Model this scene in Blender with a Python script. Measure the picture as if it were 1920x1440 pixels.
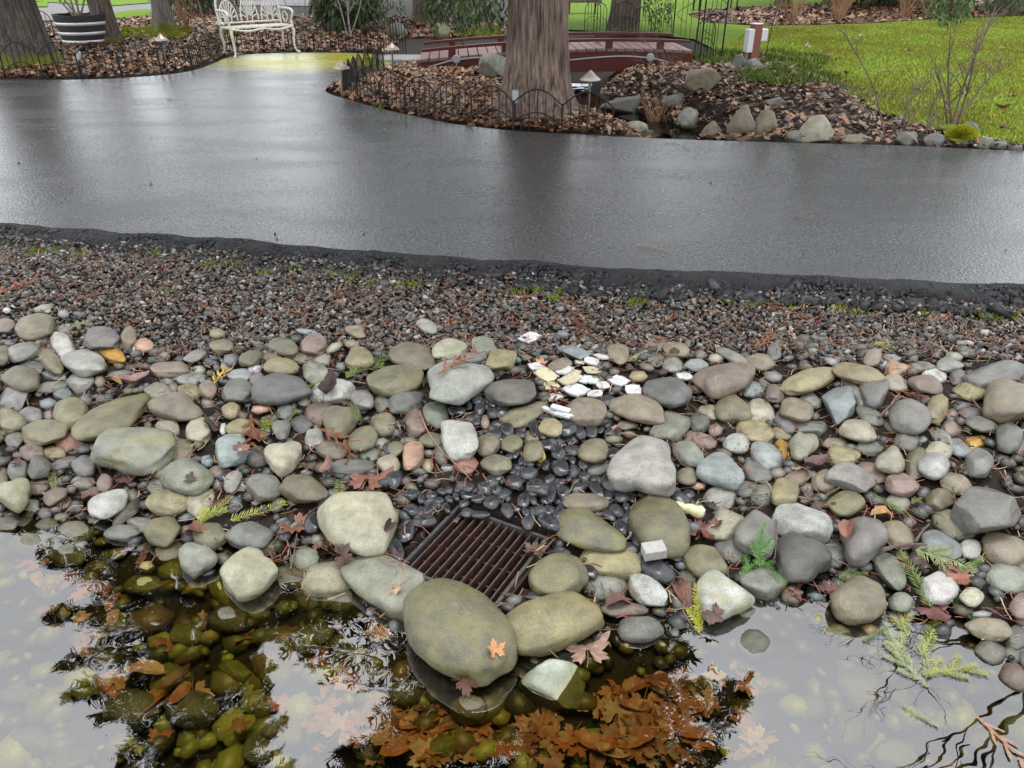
import bpy, bmesh, math, random
import numpy as np
from mathutils import Vector, Matrix, noise as mnoise

random.seed(7); rng = np.random.default_rng(7)
sc = bpy.context.scene
for o in list(bpy.data.objects): bpy.data.objects.remove(o)
R = math.radians

# ---------------------------------------------------------------- camera
CAM = np.array([0.0, 0.0, 1.6]); PITCH = R(29.5); F = 1450.0
cam_d = bpy.data.cameras.new('camera'); cam = bpy.data.objects.new('camera', cam_d)
sc.collection.objects.link(cam); sc.camera = cam
cam.location = CAM; cam.rotation_euler = (R(90) - PITCH, 0, 0)
cam_d.sensor_width = 36; cam_d.lens = 36 * F / 1920; cam_d.clip_start = .05; cam_d.clip_end = 5000

# ---------------------------------------------------------------- sky, sun, exposure
SUN_EL, SUN_AZ = R(78), R(20)       # azimuth measured from +Y towards +X
w = bpy.data.worlds.new('World'); sc.world = w; w.use_nodes = True
nt = w.node_tree; nt.nodes.clear()
out = nt.nodes.new('ShaderNodeOutputWorld'); bg = nt.nodes.new('ShaderNodeBackground')
sky = nt.nodes.new('ShaderNodeTexSky'); sky.sky_type = 'NISHITA'; sky.sun_disc = False
sky.sun_elevation = SUN_EL; sky.sun_rotation = SUN_AZ
sky.air_density = 1.0; sky.dust_density = 3.0; sky.ozone_density = 1.0
hs = nt.nodes.new('ShaderNodeHueSaturation'); hs.inputs['Saturation'].default_value = .25
mixw = nt.nodes.new('ShaderNodeMixRGB'); mixw.inputs[0].default_value = .75
# a closed cloud layer: pale grey with soft darker and lighter masses all round the dome
tc = nt.nodes.new('ShaderNodeTexCoord'); mp = nt.nodes.new('ShaderNodeMapping'); mp.inputs['Scale'].default_value = (1, 1, 2.2)
nz = nt.nodes.new('ShaderNodeTexNoise'); nz.inputs['Scale'].default_value = 2.2; nz.inputs['Detail'].default_value = 5
cr = nt.nodes.new('ShaderNodeValToRGB')
cr.color_ramp.elements[0].position = .3; cr.color_ramp.elements[0].color = (9.6, 10., 10.6, 1)
cr.color_ramp.elements[1].position = .72; cr.color_ramp.elements[1].color = (14.5, 14.8, 15.3, 1)
L = nt.links.new
L(tc.outputs['Generated'], mp.inputs[0]); L(mp.outputs[0], nz.inputs['Vector']); L(nz.outputs['Fac'], cr.inputs[0])
L(sky.outputs[0], hs.inputs['Color']); L(hs.outputs[0], mixw.inputs[1]); L(cr.outputs[0], mixw.inputs[2])
L(mixw.outputs[0], bg.inputs[0]); bg.inputs[1].default_value = .15; L(bg.outputs[0], out.inputs[0])
sd = bpy.data.lights.new('sun', 'SUN'); so = bpy.data.objects.new('sun', sd); sc.collection.objects.link(so)
sd.energy = 1.5; sd.angle = R(28); sd.color = (1, .97, .92)
dsun = Vector((math.sin(SUN_AZ) * math.cos(SUN_EL), math.cos(SUN_AZ) * math.cos(SUN_EL), math.sin(SUN_EL)))
so.rotation_euler = dsun.to_track_quat('Z', 'Y').to_euler()
sc.view_settings.view_transform = 'Standard'; sc.view_settings.look = 'None'
sc.view_settings.exposure = 0.6; sc.view_settings.gamma = 1
sc.render.engine = 'CYCLES'; sc.cycles.use_denoising = True
sc.cycles.max_bounces = 6; sc.cycles.transparent_max_bounces = 12

# ---------------------------------------------------------------- picking points of the place
cp, sp = math.cos(PITCH), math.sin(PITCH)
RIGHT = np.array([1., 0, 0]); UP = np.array([0, sp, cp]); FWD = np.array([0, cp, -sp])
def ray(px, py):
    d = RIGHT * ((px - 960) / F) + UP * (-(py - 720) / F) + FWD
    return d / np.linalg.norm(d)
def proj(P):
    v = np.asarray(P) - CAM; z = v @ FWD
    return np.array([960 + F * (v @ RIGHT) / z, 720 - F * (v @ UP) / z])
def depth(P): return float((np.asarray(P) - CAM) @ FWD)
def onz(px, py, z=0.0):
    d = ray(px, py); t = (z - CAM[2]) / d[2]; return CAM + d * t
ZW = -0.20                                           # pond level
SHORE = [(-300, 950), (0, 955), (120, 962), (200, 978), (260, 1012), (330, 1060), (420, 1075), (520, 1085), (640, 1120), (760, 1165), (860, 1250),
         (960, 1225), (1060, 1205), (1180, 1180), (1300, 1165), (1400, 1140), (1500, 1122), (1600, 1140), (1720, 1165), (1830, 1200), (1920, 1290), (2200, 1330)]
sh = np.array([onz(a, b, ZW)[:2] for a, b in SHORE]); sh = sh[np.argsort(sh[:, 0])]
CH = np.array([onz(a, b, -.1)[:2] for a, b in [(1120, 92), (1095, 130), (1070, 165), (1135, 192), (1215, 218), (1290, 244), (1300, 262)]])
def sstep(t): t = np.clip(t, 0, 1); return t * t * (3 - 2 * t)
def seg_dist(x, y, P):
    best = np.full(np.shape(x), 1e9)
    for a, b in zip(P[:-1], P[1:]):
        ab = b - a; L2 = ab @ ab
        t = np.clip(((x - a[0]) * ab[0] + (y - a[1]) * ab[1]) / L2, 0, 1)
        best = np.minimum(best, np.hypot(x - a[0] - t * ab[0], y - a[1] - t * ab[1]))
    return best
GC = [onz(742, 1055, -.15), onz(855, 952, -.15), onz(1027, 1017, -.15), onz(943, 1148, -.15)]     # drain corners
gcen = sum(GC) / 4
gu = ((GC[1] - GC[0]) + (GC[2] - GC[3])); gu[2] = 0; gu /= np.linalg.norm(gu)
gv = np.array([-gu[1], gu[0], 0]);
GH = .182                                            # half side of the drain
ZG = -.145
def natural(x, y):
    x = np.asarray(x, float); y = np.asarray(y, float)
    ys = np.interp(x, sh[:, 0], sh[:, 1]); d = y - ys
    z = np.where(d > 0, ZW + .125 * d, ZW + .26 * d)
    z = np.minimum(z, -.02 + 0 * z); z = np.maximum(z, ZW - .17 - .03 * np.sin(3 * x + 2 * y))
    z = np.where(y < .75, np.maximum(z, ZW - .17 + .5 * (.75 - y)), z); z = np.minimum(z, 0)
    k = sstep((y - 3.6) / .8); z = z * (1 - k)
    gu_ = (x - gcen[0]) * gu[0] + (y - gcen[1]) * gu[1]; gv_ = (x - gcen[0]) * gv[0] + (y - gcen[1]) * gv[1]
    m = np.maximum(abs(gu_), abs(gv_))
    z = z * sstep((m - GH) / .12) + (ZG + .014) * (1 - sstep((m - GH) / .12))
    c = seg_dist(x, y, CH); kk = sstep((y - 7.55) / .35)
    z = z - .36 * sstep(1 - (c - .12) / .75) * kk
    # low bank on the lawn side of the stream
    b = np.exp(-(((x - 3.0) / 1.3) ** 2 + ((y - 10.6) / 1.5) ** 2)); z = z + .16 * b * sstep((c - .5) / .8)
    return z
def hgt(x, y):
    z = natural(x, y)
    gu_ = (x - gcen[0]) * gu[0] + (y - gcen[1]) * gu[1]; gv_ = (x - gcen[0]) * gv[0] + (y - gcen[1]) * gv[1]
    return np.where((abs(gu_) < GH + .012) & (abs(gv_) < GH + .012), -.75, z)
def G(px, py, lift=0.0):
    d = ray(px, py); P = onz(px, py, 0 + lift)
    dm, it = (.5, 25) if py < 400 else (0., 5)
    for _ in range(it):
        z = float(natural(P[0], P[1])) + lift
        t = (z - CAM[2]) / d[2]; P = dm * P + (1 - dm) * (CAM + d * t)
    return P

# ---------------------------------------------------------------- mesh helpers
COL = sc.collection
class MB:
    def __init__(s): s.v = []; s.f = []; s.c = []
    def add(s, vs, fs, col=None):
        b = len(s.v); s.v.extend([tuple(map(float, p)) for p in vs]); s.f.extend([tuple(i + b for i in f) for f in fs])
        if col is not None: s.c.extend([col] * len(vs))
    def box(s, c, h, M=None):
        vs = [np.array([a, b, d]) * h for a in (-1, 1) for b in (-1, 1) for d in (-1, 1)]
        if M is not None: vs = [M @ p for p in vs]
        s.add([p + np.array(c) for p in vs], [(0, 1, 3, 2), (4, 6, 7, 5), (0, 4, 5, 1), (2, 3, 7, 6), (0, 2, 6, 4), (1, 5, 7, 3)])
    def tube(s, P, r, n=6, col=None, cap=True):
        P = [np.array(p, float) for p in P]; m = len(P)
        if not hasattr(r, '__len__'): r = [r] * m
        vs = []; ref = None
        for i in range(m):
            t = P[min(i + 1, m - 1)] - P[max(i - 1, 0)]; t /= (np.linalg.norm(t) + 1e-12)
            if ref is None: ref = np.cross(t, [0, 0, 1] if abs(t[2]) < .9 else [1, 0, 0])
            ref = ref - t * (ref @ t); ref /= (np.linalg.norm(ref) + 1e-12); bi = np.cross(t, ref)
            for k in range(n):
                a = 2 * math.pi * k / n; vs.append(P[i] + r[i] * (math.cos(a) * ref + math.sin(a) * bi))
        fs = [(i * n + k, i * n + (k + 1) % n, (i + 1) * n + (k + 1) % n, (i + 1) * n + k) for i in range(m - 1) for k in range(n)]
        if cap: fs += [tuple(range(n - 1, -1, -1)), tuple((m - 1) * n + k for k in range(n))]
        s.add(vs, fs, col)
    def lathe(s, prof, n=16, c=(0, 0, 0)):
        vs = []; m = len(prof)
        for r_, z in prof:
            for k in range(n):
                a = 2 * math.pi * k / n; vs.append((c[0] + r_ * math.cos(a), c[1] + r_ * math.sin(a), c[2] + z))
        fs = [(i * n + k, i * n + (k + 1) % n, (i + 1) * n + (k + 1) % n, (i + 1) * n + k) for i in range(m - 1) for k in range(n)]
        fs += [tuple(range(n - 1, -1, -1)), tuple((m - 1) * n + k for k in range(n))]
        s.add(vs, fs)
    def mesh(s, name, mat, smooth=False):
        me = bpy.data.meshes.new(name); me.from_pydata(s.v, [], s.f); me.update()
        if s.c and len(s.c) == len(s.v):
            at = me.color_attributes.new('tint', 'FLOAT_COLOR', 'POINT')
            at.data.foreach_set('color', np.array([tuple(c) + (1.,) for c in s.c], np.float32).ravel())
        if mat: me.materials.append(mat)
        if smooth: me.polygons.foreach_set('use_smooth', [True] * len(me.polygons))
        return me
    def build(s, name, mat, parent=None, smooth=False):
        return link(name, s.mesh(name, mat, smooth), parent)
def link(name, me, parent=None):
    o = bpy.data.objects.new(name, me); COL.objects.link(o)
    if parent is not None: o.parent = parent
    return o
def npmesh(name, V, Fc, mat, cols=None, smooth=False):
    me = bpy.data.meshes.new(name); V = np.asarray(V, np.float32); Fc = np.asarray(Fc, np.int32)
    n, k = Fc.shape
    me.vertices.add(len(V)); me.vertices.foreach_set('co', V.ravel())
    me.loops.add(n * k); me.loops.foreach_set('vertex_index', Fc.ravel())
    me.polygons.add(n); me.polygons.foreach_set('loop_start', np.arange(0, n * k, k, dtype=np.int32))
    me.update(calc_edges=True)
    if cols is not None:
        at = me.color_attributes.new('tint', 'FLOAT_COLOR', 'POINT')
        at.data.foreach_set('color', np.hstack([cols, np.ones((len(V), 1))]).astype(np.float32).ravel())
    me.materials.append(mat)
    if smooth: me.polygons.foreach_set('use_smooth', np.ones(n, bool))
    return me
def tag(o, label=None, cat=None, group=None, kind=None):
    if label: o['label'] = label
    if cat: o['category'] = cat
    if group: o['group'] = group
    if kind: o['kind'] = kind
    return o
def empty(name, loc, rz=0, label=None, cat=None, group=None):
    o = bpy.data.objects.new(name, None); COL.objects.link(o); o.location = loc; o.rotation_euler = (0, 0, rz)
    o.empty_display_size = .1
    return tag(o, label, cat, group)
def copy_tree(o, parent=None):
    c = o.copy(); COL.objects.link(c); c.parent = parent
    for ch in list(o.children): copy_tree(ch, c)
    return c
def inpoly(x, y, P):
    P = np.asarray(P); ins = np.zeros(np.shape(x), bool); j = len(P) - 1
    for i in range(len(P)):
        xi, yi = P[i]; xj, yj = P[j]
        c = ((yi > y) != (yj > y)) & (x < (xj - xi) * (y - yi) / (yj - yi + 1e-12) + xi)
        ins ^= c; j = i
    return ins
def wpoly(pts, z=0): return np.array([onz(a, b, z)[:2] for a, b in pts])
def scatter(P, n):
    P = np.asarray(P); lo, hi = P.min(0), P.max(0); res = np.zeros((0, 2))
    while len(res) < n:
        q = rng.uniform(lo, hi, (n * 3, 2)); res = np.vstack([res, q[inpoly(q[:, 0], q[:, 1], P)]])
    return res[:n]
def curve_pts(P, n=8):
    P = [np.array(p, float) for p in P]; o = []
    for i in range(len(P) - 1):
        p0, p1, p2, p3 = P[max(i - 1, 0)], P[i], P[i + 1], P[min(i + 2, len(P) - 1)]
        for k in range(n):
            t = k / n; o.append(.5 * (2 * p1 + (p2 - p0) * t + (2 * p0 - 5 * p1 + 4 * p2 - p3) * t * t + (3 * p1 - p0 - 3 * p2 + p3) * t ** 3))
    return o + [P[-1]]

# ---------------------------------------------------------------- materials
def material(name, col=(.5, .5, .5), rough=.6, spec=.5, metal=0., noise=None, bump=None, col2=None, tint=False, objcol=False, stretch=None, coat=0.):
    m = bpy.data.materials.new(name); m.use_nodes = True; n = m.node_tree; N = n.nodes; b = N['Principled BSDF']; K = n.links.new
    b.inputs['Roughness'].default_value = rough; b.inputs['Metallic'].default_value = metal
    b.inputs['Specular IOR Level'].default_value = spec; b.inputs['Coat Weight'].default_value = coat; b.inputs['Coat Roughness'].default_value = .15
    geo = N.new('ShaderNodeNewGeometry'); src = geo.outputs['Position']
    if stretch:
        t_ = N.new('ShaderNodeTexCoord'); mp = N.new('ShaderNodeMapping'); mp.inputs['Scale'].default_value = stretch
        K(t_.outputs['Object'], mp.inputs[0]); src = mp.outputs[0]
    base = None
    if tint:
        a = N.new('ShaderNodeVertexColor'); a.layer_name = 'tint'; base = a.outputs['Color']
    elif objcol:
        a = N.new('ShaderNodeObjectInfo'); base = a.outputs['Color']
    if noise:
        nz = N.new('ShaderNodeTexNoise'); nz.inputs['Scale'].default_value = noise[0]; nz.inputs['Detail'].default_value = 6; nz.inputs['Roughness'].default_value = .62
        K(src, nz.inputs['Vector']); rp = N.new('ShaderNodeValToRGB')
        rp.color_ramp.elements[0].position = .5 - noise[1]; rp.color_ramp.elements[1].position = .5 + noise[1]
        K(nz.outputs['Fac'], rp.inputs[0])
        if base is None:
            rp.color_ramp.elements[0].color = (*col, 1); rp.color_ramp.elements[1].color = (*(col2 or col), 1); base = rp.outputs[0]
        else:
            rp.color_ramp.elements[0].color = (.62, .62, .62, 1); rp.color_ramp.elements[1].color = (1.3, 1.3, 1.3, 1)
            mx = N.new('ShaderNodeMixRGB'); mx.blend_type = 'MULTIPLY'; mx.inputs[0].default_value = 1
            K(base, mx.inputs[1]); K(rp.outputs[0], mx.inputs[2]); base = mx.outputs[0]
    if base is not None: K(base, b.inputs['Base Color'])
    else: b.inputs['Base Color'].default_value = (*col, 1)
    if bump:
        n2 = N.new('ShaderNodeTexNoise'); n2.inputs['Scale'].default_value = bump[0]; n2.inputs['Detail'].default_value = 5; K(src, n2.inputs['Vector'])
        bp = N.new('ShaderNodeBump'); bp.inputs['Strength'].default_value = bump[1]; bp.inputs['Distance'].default_value = bump[2]
        K(n2.outputs['Fac'], bp.inputs['Height']); K(bp.outputs[0], b.inputs['Normal'])
    return m
M = {}
def cobble_material(name, gloss=.38, speck=1.0):
    m = bpy.data.materials.new(name); m.use_nodes = True; n = m.node_tree; N = n.nodes; b = N['Principled BSDF']; K = n.links.new
    info = N.new('ShaderNodeObjectInfo'); geo = N.new('ShaderNodeNewGeometry')
    off = N.new('ShaderNodeVectorMath'); off.operation = 'ADD'; K(geo.outputs['Position'], off.inputs[0]); 
    sc_ = N.new('ShaderNodeVectorMath'); sc_.operation = 'SCALE'; sc_.inputs[0].default_value = (17, 31, 23); K(info.outputs['Random'], sc_.inputs['Scale']); K(sc_.outputs[0], off.inputs[1])
    def noise(s, d=4, r=.6):
        x = N.new('ShaderNodeTexNoise'); x.inputs['Scale'].default_value = s; x.inputs['Detail'].default_value = d; x.inputs['Roughness'].default_value = r
        K(off.outputs[0], x.inputs['Vector']); return x.outputs['Fac']
    def ramp(f, p0, p1, c0, c1):
        r_ = N.new('ShaderNodeValToRGB'); e = r_.color_ramp.elements; e[0].position = p0; e[1].position = p1
        e[0].color = (*c0, 1); e[1].color = (*c1, 1); K(f, r_.inputs[0]); return r_.outputs[0]
    def mix(bl, f, a, c):
        x = N.new('ShaderNodeMixRGB'); x.blend_type = bl
        if isinstance(f, float): x.inputs[0].default_value = f
        else: K(f, x.inputs[0])
        K(a, x.inputs[1])
        if isinstance(c, tuple): x.inputs[2].default_value = (*c, 1)
        else: K(c, x.inputs[2])
        return x.outputs[0]
    c = mix('MULTIPLY', 1., info.outputs['Color'], ramp(noise(16), .3, .72, (.6, .6, .57), (1.28, 1.27, 1.22)))
    sp_ = N.new('ShaderNodeMapRange'); sp_.inputs['To Min'].default_value = .4; sp_.inputs['To Max'].default_value = 1.; K(info.outputs['Random'], sp_.inputs['Value'])
    c = mix('MULTIPLY', sp_.outputs[0], c, ramp(noise(360, 2), .36, .62, (.45, .45, .43), (1.3, 1.3, 1.28)))          # crystal grain
    c = mix('MIX', ramp(noise(130, 3, .7), .655, .69, (0, 0, 0), (.75, .75, .75)), c, (.05, .05, .045))               # dark mineral spots
    # quartz veins on some stones, silt smears on others
    vn = N.new('ShaderNodeMath'); vn.operation = 'SUBTRACT'; K(noise(3.5, 1, .4), vn.inputs[0]); vn.inputs[1].default_value = .5; va = N.new('ShaderNodeMath'); va.operation = 'ABSOLUTE'; K(vn.outputs[0], va.inputs[0])
    vm = N.new('ShaderNodeMath'); vm.operation = 'MULTIPLY'; K(ramp(va.outputs[0], .002, .006, (.16, .16, .16), (0, 0, 0)), vm.inputs[0]); vg = N.new('ShaderNodeMath'); vg.operation = 'GREATER_THAN'; vg.inputs[1].default_value = .8; K(info.outputs['Random'], vg.inputs[0]); K(vg.outputs[0], vm.inputs[1])
    c = mix('MIX', vm.outputs[0], c, (.36, .35, .31))
    c = mix('MIX', ramp(noise(24, 6, .75), .56, .74, (0, 0, 0), (.55, .55, .55)), c, (.085, .068, .045))
    # algae and moss film, only as much as each stone carries (object alpha)
    mo = N.new('ShaderNodeMath'); mo.operation = 'MULTIPLY'; K(info.outputs['Alpha'], mo.inputs[0])
    K(ramp(noise(13, 4), .42, .72, (0, 0, 0), (.8, .8, .8)), mo.inputs[1])
    c = mix('MIX', mo.outputs[0], c, (.20, .185, .03))
    # soaked below the water line: darker and glossy
    sep = N.new('ShaderNodeSeparateXYZ'); K(geo.outputs['Position'], sep.inputs[0])
    mr = N.new('ShaderNodeMapRange'); mr.inputs['From Min'].default_value = ZW + .012; mr.inputs['From Max'].default_value = ZW + .035
    mr.inputs['To Min'].default_value = 1; mr.inputs['To Max'].default_value = 0; K(sep.outputs['Z'], mr.inputs['Value'])
    c = mix('MULTIPLY', mr.outputs[0], c, (.6, .57, .45))
    K(c, b.inputs['Base Color'])
    rr = N.new('ShaderNodeMapRange'); rr.inputs['To Min'].default_value = gloss; rr.inputs['To Max'].default_value = .22; K(mr.outputs[0], rr.inputs['Value'])
    K(rr.outputs[0], b.inputs['Roughness'])
    bp = N.new('ShaderNodeBump'); bp.inputs['Strength'].default_value = .6; bp.inputs['Distance'].default_value = .007; K(noise(70, 8, .72), bp.inputs['Height'])
    K(bp.outputs[0], b.inputs['Normal'])
    return m
M['cobble'] = cobble_material('river_stone')
M['pebble'] = material('polished_black_stone', (.012, .0125, .014), .3, .5, noise=(30, .2), col2=(.036, .037, .04), bump=(60, .2, .003))
_n = M['pebble'].node_tree; _i = _n.nodes.new('ShaderNodeObjectInfo'); _m = _n.nodes.new('ShaderNodeMapRange'); _m.inputs['To Min'].default_value = .12; _m.inputs['To Max'].default_value = .42
_n.links.new(_i.outputs['Random'], _m.inputs['Value']); _n.links.new(_m.outputs[0], _n.nodes['Principled BSDF'].inputs['Roughness'])
M['soil'] = material('dark_wet_soil', (.007, .005, .004), .75, .2, noise=(9, .2), col2=(.026, .017, .011), bump=(40, .8, .02))
M['gravel'] = material('slate_chips', rough=.55, spec=.35, tint=True, noise=(60, .25), bump=(150, .3, .002))
M['filler'] = material('small_pebbles', rough=.45, tint=True, noise=(180, .2), bump=(120, .3, .002))
M['leaf'] = material('dead_leaf', rough=.5, objcol=True, noise=(60, .22), bump=(120, .4, .002))
M['litter'] = material('leaf_litter', rough=.5, tint=True, noise=(30, .3))
M['needle'] = material('fir_needles', rough=.5, objcol=True, noise=(40, .3))
M['twig'] = material('wet_twig', (.045, .03, .022), .6, noise=(70, .2), col2=(.14, .10, .075))
M['ceramic'] = material('chalky_ceramic', rough=.55, objcol=True, noise=(25, .35))
M['grate'] = material('drain_iron', (.03, .028, .027), .4, .5, .3, noise=(60, .2), col2=(.10, .09, .085))
M['rust'] = material('rusty_iron', (.03, .011, .007), .6, noise=(25, .2), col2=(.085, .03, .017))
M['basin'] = material('basin_wall', (.02, .012, .009), .7, noise=(15, .2), col2=(.05, .025, .016))
M['iron'] = material('black_wrought_iron', (.006, .006, .006), .55, .3, 0, noise=(40, .2), col2=(.02, .015, .012))
M['bench'] = material('white_cast_iron', (.50, .48, .41), .4, noise=(30, .2), col2=(.62, .61, .56))
M['redwood'] = material('red_stain_wood', (.04, .006, .004), .5, .3, noise=(6, .25), col2=(.10, .016, .010), stretch=(2, 14, 14), bump=(30, .3, .004))
M['deck'] = material('worn_deck_wood', (.10, .05, .042), .5, .4, noise=(5, .25), col2=(.19, .115, .10), stretch=(14, 2, 14), bump=(30, .3, .004))
M['conduit'] = material('grey_conduit', (.24, .25, .26), .45)
M['bronze'] = material('bronze_lamp', (.10, .075, .055), .4, .5, .5, noise=(30, .2), col2=(.2, .16, .13))
M['lamp_hat'] = material('weathered_copper', (.30, .24, .19), .4, .5, .4, noise=(20, .25), col2=(.42, .36, .31))
M['barrel'] = material('blackened_oak', (.014, .012, .011), .6, noise=(8, .25), col2=(.05, .042, .036), stretch=(20, 20, 2))
M['hoop'] = material('galvanised_hoop', (.55, .56, .57), .4, .5, .3, noise=(12, .2), col2=(.7, .7, .7))
M['boxplastic'] = material('white_plastic_box', (.52, .53, .54), .35)
M['cedarpost'] = material('red_cedar_post', (.13, .032, .016), .5, noise=(9, .25), col2=(.2, .06, .03), stretch=(20, 20, 2))
M['rock'] = cobble_material('garden_rock', .6)
M['brick'] = material('concrete_offcut', (.22, .21, .20), .75, noise=(50, .25), col2=(.34, .33, .32), bump=(120, .6, .003))
M['cane'] = material('bare_cane', (.07, .04, .035), .6, noise=(20, .2), col2=(.13, .085, .07))
M['straw'] = material('dry_straw', (.20, .10, .05), .7, noise=(8, .2), col2=(.36, .22, .12))
M['moss'] = material('bright_moss', (.20, .22, .01), .8, noise=(25, .25), col2=(.42, .42, .02), bump=(90, 1, .02))
M['grass'] = material('lawn_blades', rough=.7, spec=.15, tint=True)
M['lawn'] = material('lawn_turf', (.10, .175, .02), .9, .05, noise=(2.2, .3), col2=(.16, .25, .04), bump=(60, 1, .03))
M['drive'] = material('grey_drive_gravel', (.11, .105, .105), .8, .2, noise=(14, .3), col2=(.2, .195, .195), bump=(60, .8, .02))
M['mulch'] = material('bark_mulch', (.03, .017, .012), .8, noise=(14, .3), col2=(.12, .06, .035), bump=(50, 1, .03))
M['concrete'] = material('pale_pad', (.16, .155, .15), .6, noise=(10, .2), col2=(.25, .24, .235))
def bark_material(name, c0, c1, moss_h=0.):
    m = material(name, c0, .75, .3, noise=(6, .17), col2=c1, stretch=(6, 6, .45), bump=(8, 1, .09))
    n = m.node_tree; N = n.nodes; K = n.links.new; b = N['Principled BSDF']
    if moss_h:
        t = N.new('ShaderNodeTexCoord'); s_ = N.new('ShaderNodeSeparateXYZ'); K(t.outputs['Object'], s_.inputs[0])
        z = N.new('ShaderNodeTexNoise'); z.inputs['Scale'].default_value = 5; z.inputs['Detail'].default_value = 6; K(t.outputs['Object'], z.inputs['Vector'])
        mr = N.new('ShaderNodeMapRange'); mr.inputs['From Min'].default_value = 0; mr.inputs['From Max'].default_value = moss_h; mr.inputs['To Min'].default_value = .75; mr.inputs['To Max'].default_value = -.25; mr.clamp = False
        K(s_.outputs['Z'], mr.inputs['Value']); ad = N.new('ShaderNodeMath'); ad.operation = 'ADD'; K(mr.outputs[0], ad.inputs[0]); K(z.outputs['Fac'], ad.inputs[1])
        rp = N.new('ShaderNodeValToRGB'); rp.color_ramp.elements[0].position = .86; rp.color_ramp.elements[1].position = 1.12; K(ad.outputs[0], rp.inputs[0])
        mx = N.new('ShaderNodeMixRGB'); src = b.inputs['Base Color'].links[0].from_socket; K(rp.outputs[0], mx.inputs[0]); K(src, mx.inputs[1]); mx.inputs[2].default_value = (.14, .16, .012, 1); K(mx.outputs[0], b.inputs['Base Color'])
    return m
M['cedar_bark'] = bark_material('cedar_bark', (.055, .03, .021), (.32, .235, .19))
M['fir_bark'] = bark_material('fir_bark', (.022, .018, .015), (.17, .14, .115), .5)
M['pale_bark'] = bark_material('grey_bark', (.10, .085, .075), (.30, .27, .25), .75)
M['brown_bark'] = bark_material('brown_bark', (.08, .055, .042), (.22, .17, .14), .25)
M['foliage'] = material('conifer_sprays', rough=.6, tint=True)

# wet asphalt: dark binder, a shining film that is smoother in some places, a moss stain on the pad before the bench
def asphalt():
    m = bpy.data.materials.new('wet_asphalt'); m.use_nodes = True; n = m.node_tree; N = n.nodes; b = N['Principled BSDF']; K = n.links.new
    g = N.new('ShaderNodeNewGeometry')
    def noise(s, d=5, st=None):
        x = N.new('ShaderNodeTexNoise'); x.inputs['Scale'].default_value = s; x.inputs['Detail'].default_value = d
        if st:
            mp = N.new('ShaderNodeMapping'); mp.inputs['Scale'].default_value = st; K(g.outputs['Position'], mp.inputs[0]); K(mp.outputs[0], x.inputs['Vector'])
        else: K(g.outputs['Position'], x.inputs['Vector'])
        return x.outputs['Fac']
    rp = N.new('ShaderNodeValToRGB'); rp.color_ramp.elements[0].position = .3; rp.color_ramp.elements[1].position = .75
    rp.color_ramp.elements[0].color = (.008, .009, .010, 1); rp.color_ramp.elements[1].color = (.088, .09, .092, 1); K(noise(58, 7), rp.inputs[0])
    c0 = onz(585, 118)
    vs = N.new('ShaderNodeVectorMath'); vs.operation = 'SUBTRACT'; K(g.outputs['Position'], vs.inputs[0]); vs.inputs[1].default_value = (c0[0], c0[1], 0)
    sx = N.new('ShaderNodeVectorMath'); sx.operation = 'MULTIPLY'; K(vs.outputs[0], sx.inputs[0]); sx.inputs[1].default_value = (.62, .85, 0)
    ln = N.new('ShaderNodeVectorMath'); ln.operation = 'LENGTH'; K(sx.outputs[0], ln.inputs[0])
    sb = N.new('ShaderNodeMath'); sb.operation = 'SUBTRACT'; K(noise(2.2), sb.inputs[0]); K(ln.outputs['Value'], sb.inputs[1])
    mr = N.new('ShaderNodeMapRange'); mr.inputs['From Min'].default_value = -.75; mr.inputs['From Max'].default_value = -.1; K(sb.outputs[0], mr.inputs['Value'])
    mx = N.new('ShaderNodeMixRGB'); K(mr.outputs[0], mx.inputs[0]); K(rp.outputs[0], mx.inputs[1]); mx.inputs[2].default_value = (.26, .26, .012, 1)
    K(mx.outputs[0], b.inputs['Base Color'])
    rr = N.new('ShaderNodeMapRange'); rr.inputs['From Min'].default_value = .3; rr.inputs['From Max'].default_value = .7; rr.inputs['To Min'].default_value = .15; rr.inputs['To Max'].default_value = .34
    ra = N.new('ShaderNodeMath'); ra.operation = 'MULTIPLY_ADD'; K(noise(48, 5), ra.inputs[0]); ra.inputs[1].default_value = .55; rs_ = N.new('ShaderNodeMath'); rs_.operation = 'SUBTRACT'; K(noise(1.0, 9, (.6, 1.9, 1)), rs_.inputs[0]); rs_.inputs[1].default_value = .275; K(rs_.outputs[0], ra.inputs[2]); K(ra.outputs[0], rr.inputs['Value']); K(rr.outputs[0], b.inputs['Roughness'])
    b.inputs['Specular IOR Level'].default_value = 1.0
    bp = N.new('ShaderNodeBump'); bp.inputs['Strength'].default_value = .6; bp.inputs['Distance'].default_value = .006; K(noise(75, 8), bp.inputs['Height'])
    b2 = N.new('ShaderNodeBump'); b2.inputs['Strength'].default_value = .035; b2.inputs['Distance'].default_value = .02; K(noise(9, 6, (.6, 1.6, 1)), b2.inputs['Height']); K(b2.outputs[0], bp.inputs['Normal'])
    K(bp.outputs[0], b.inputs['Normal']); return m
M['asphalt'] = asphalt()
M['crumb'] = material('crumbled_asphalt', (.006, .006, .007), .7, .25, noise=(110, .25), col2=(.03, .03, .032), bump=(85, 1, .03))
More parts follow.
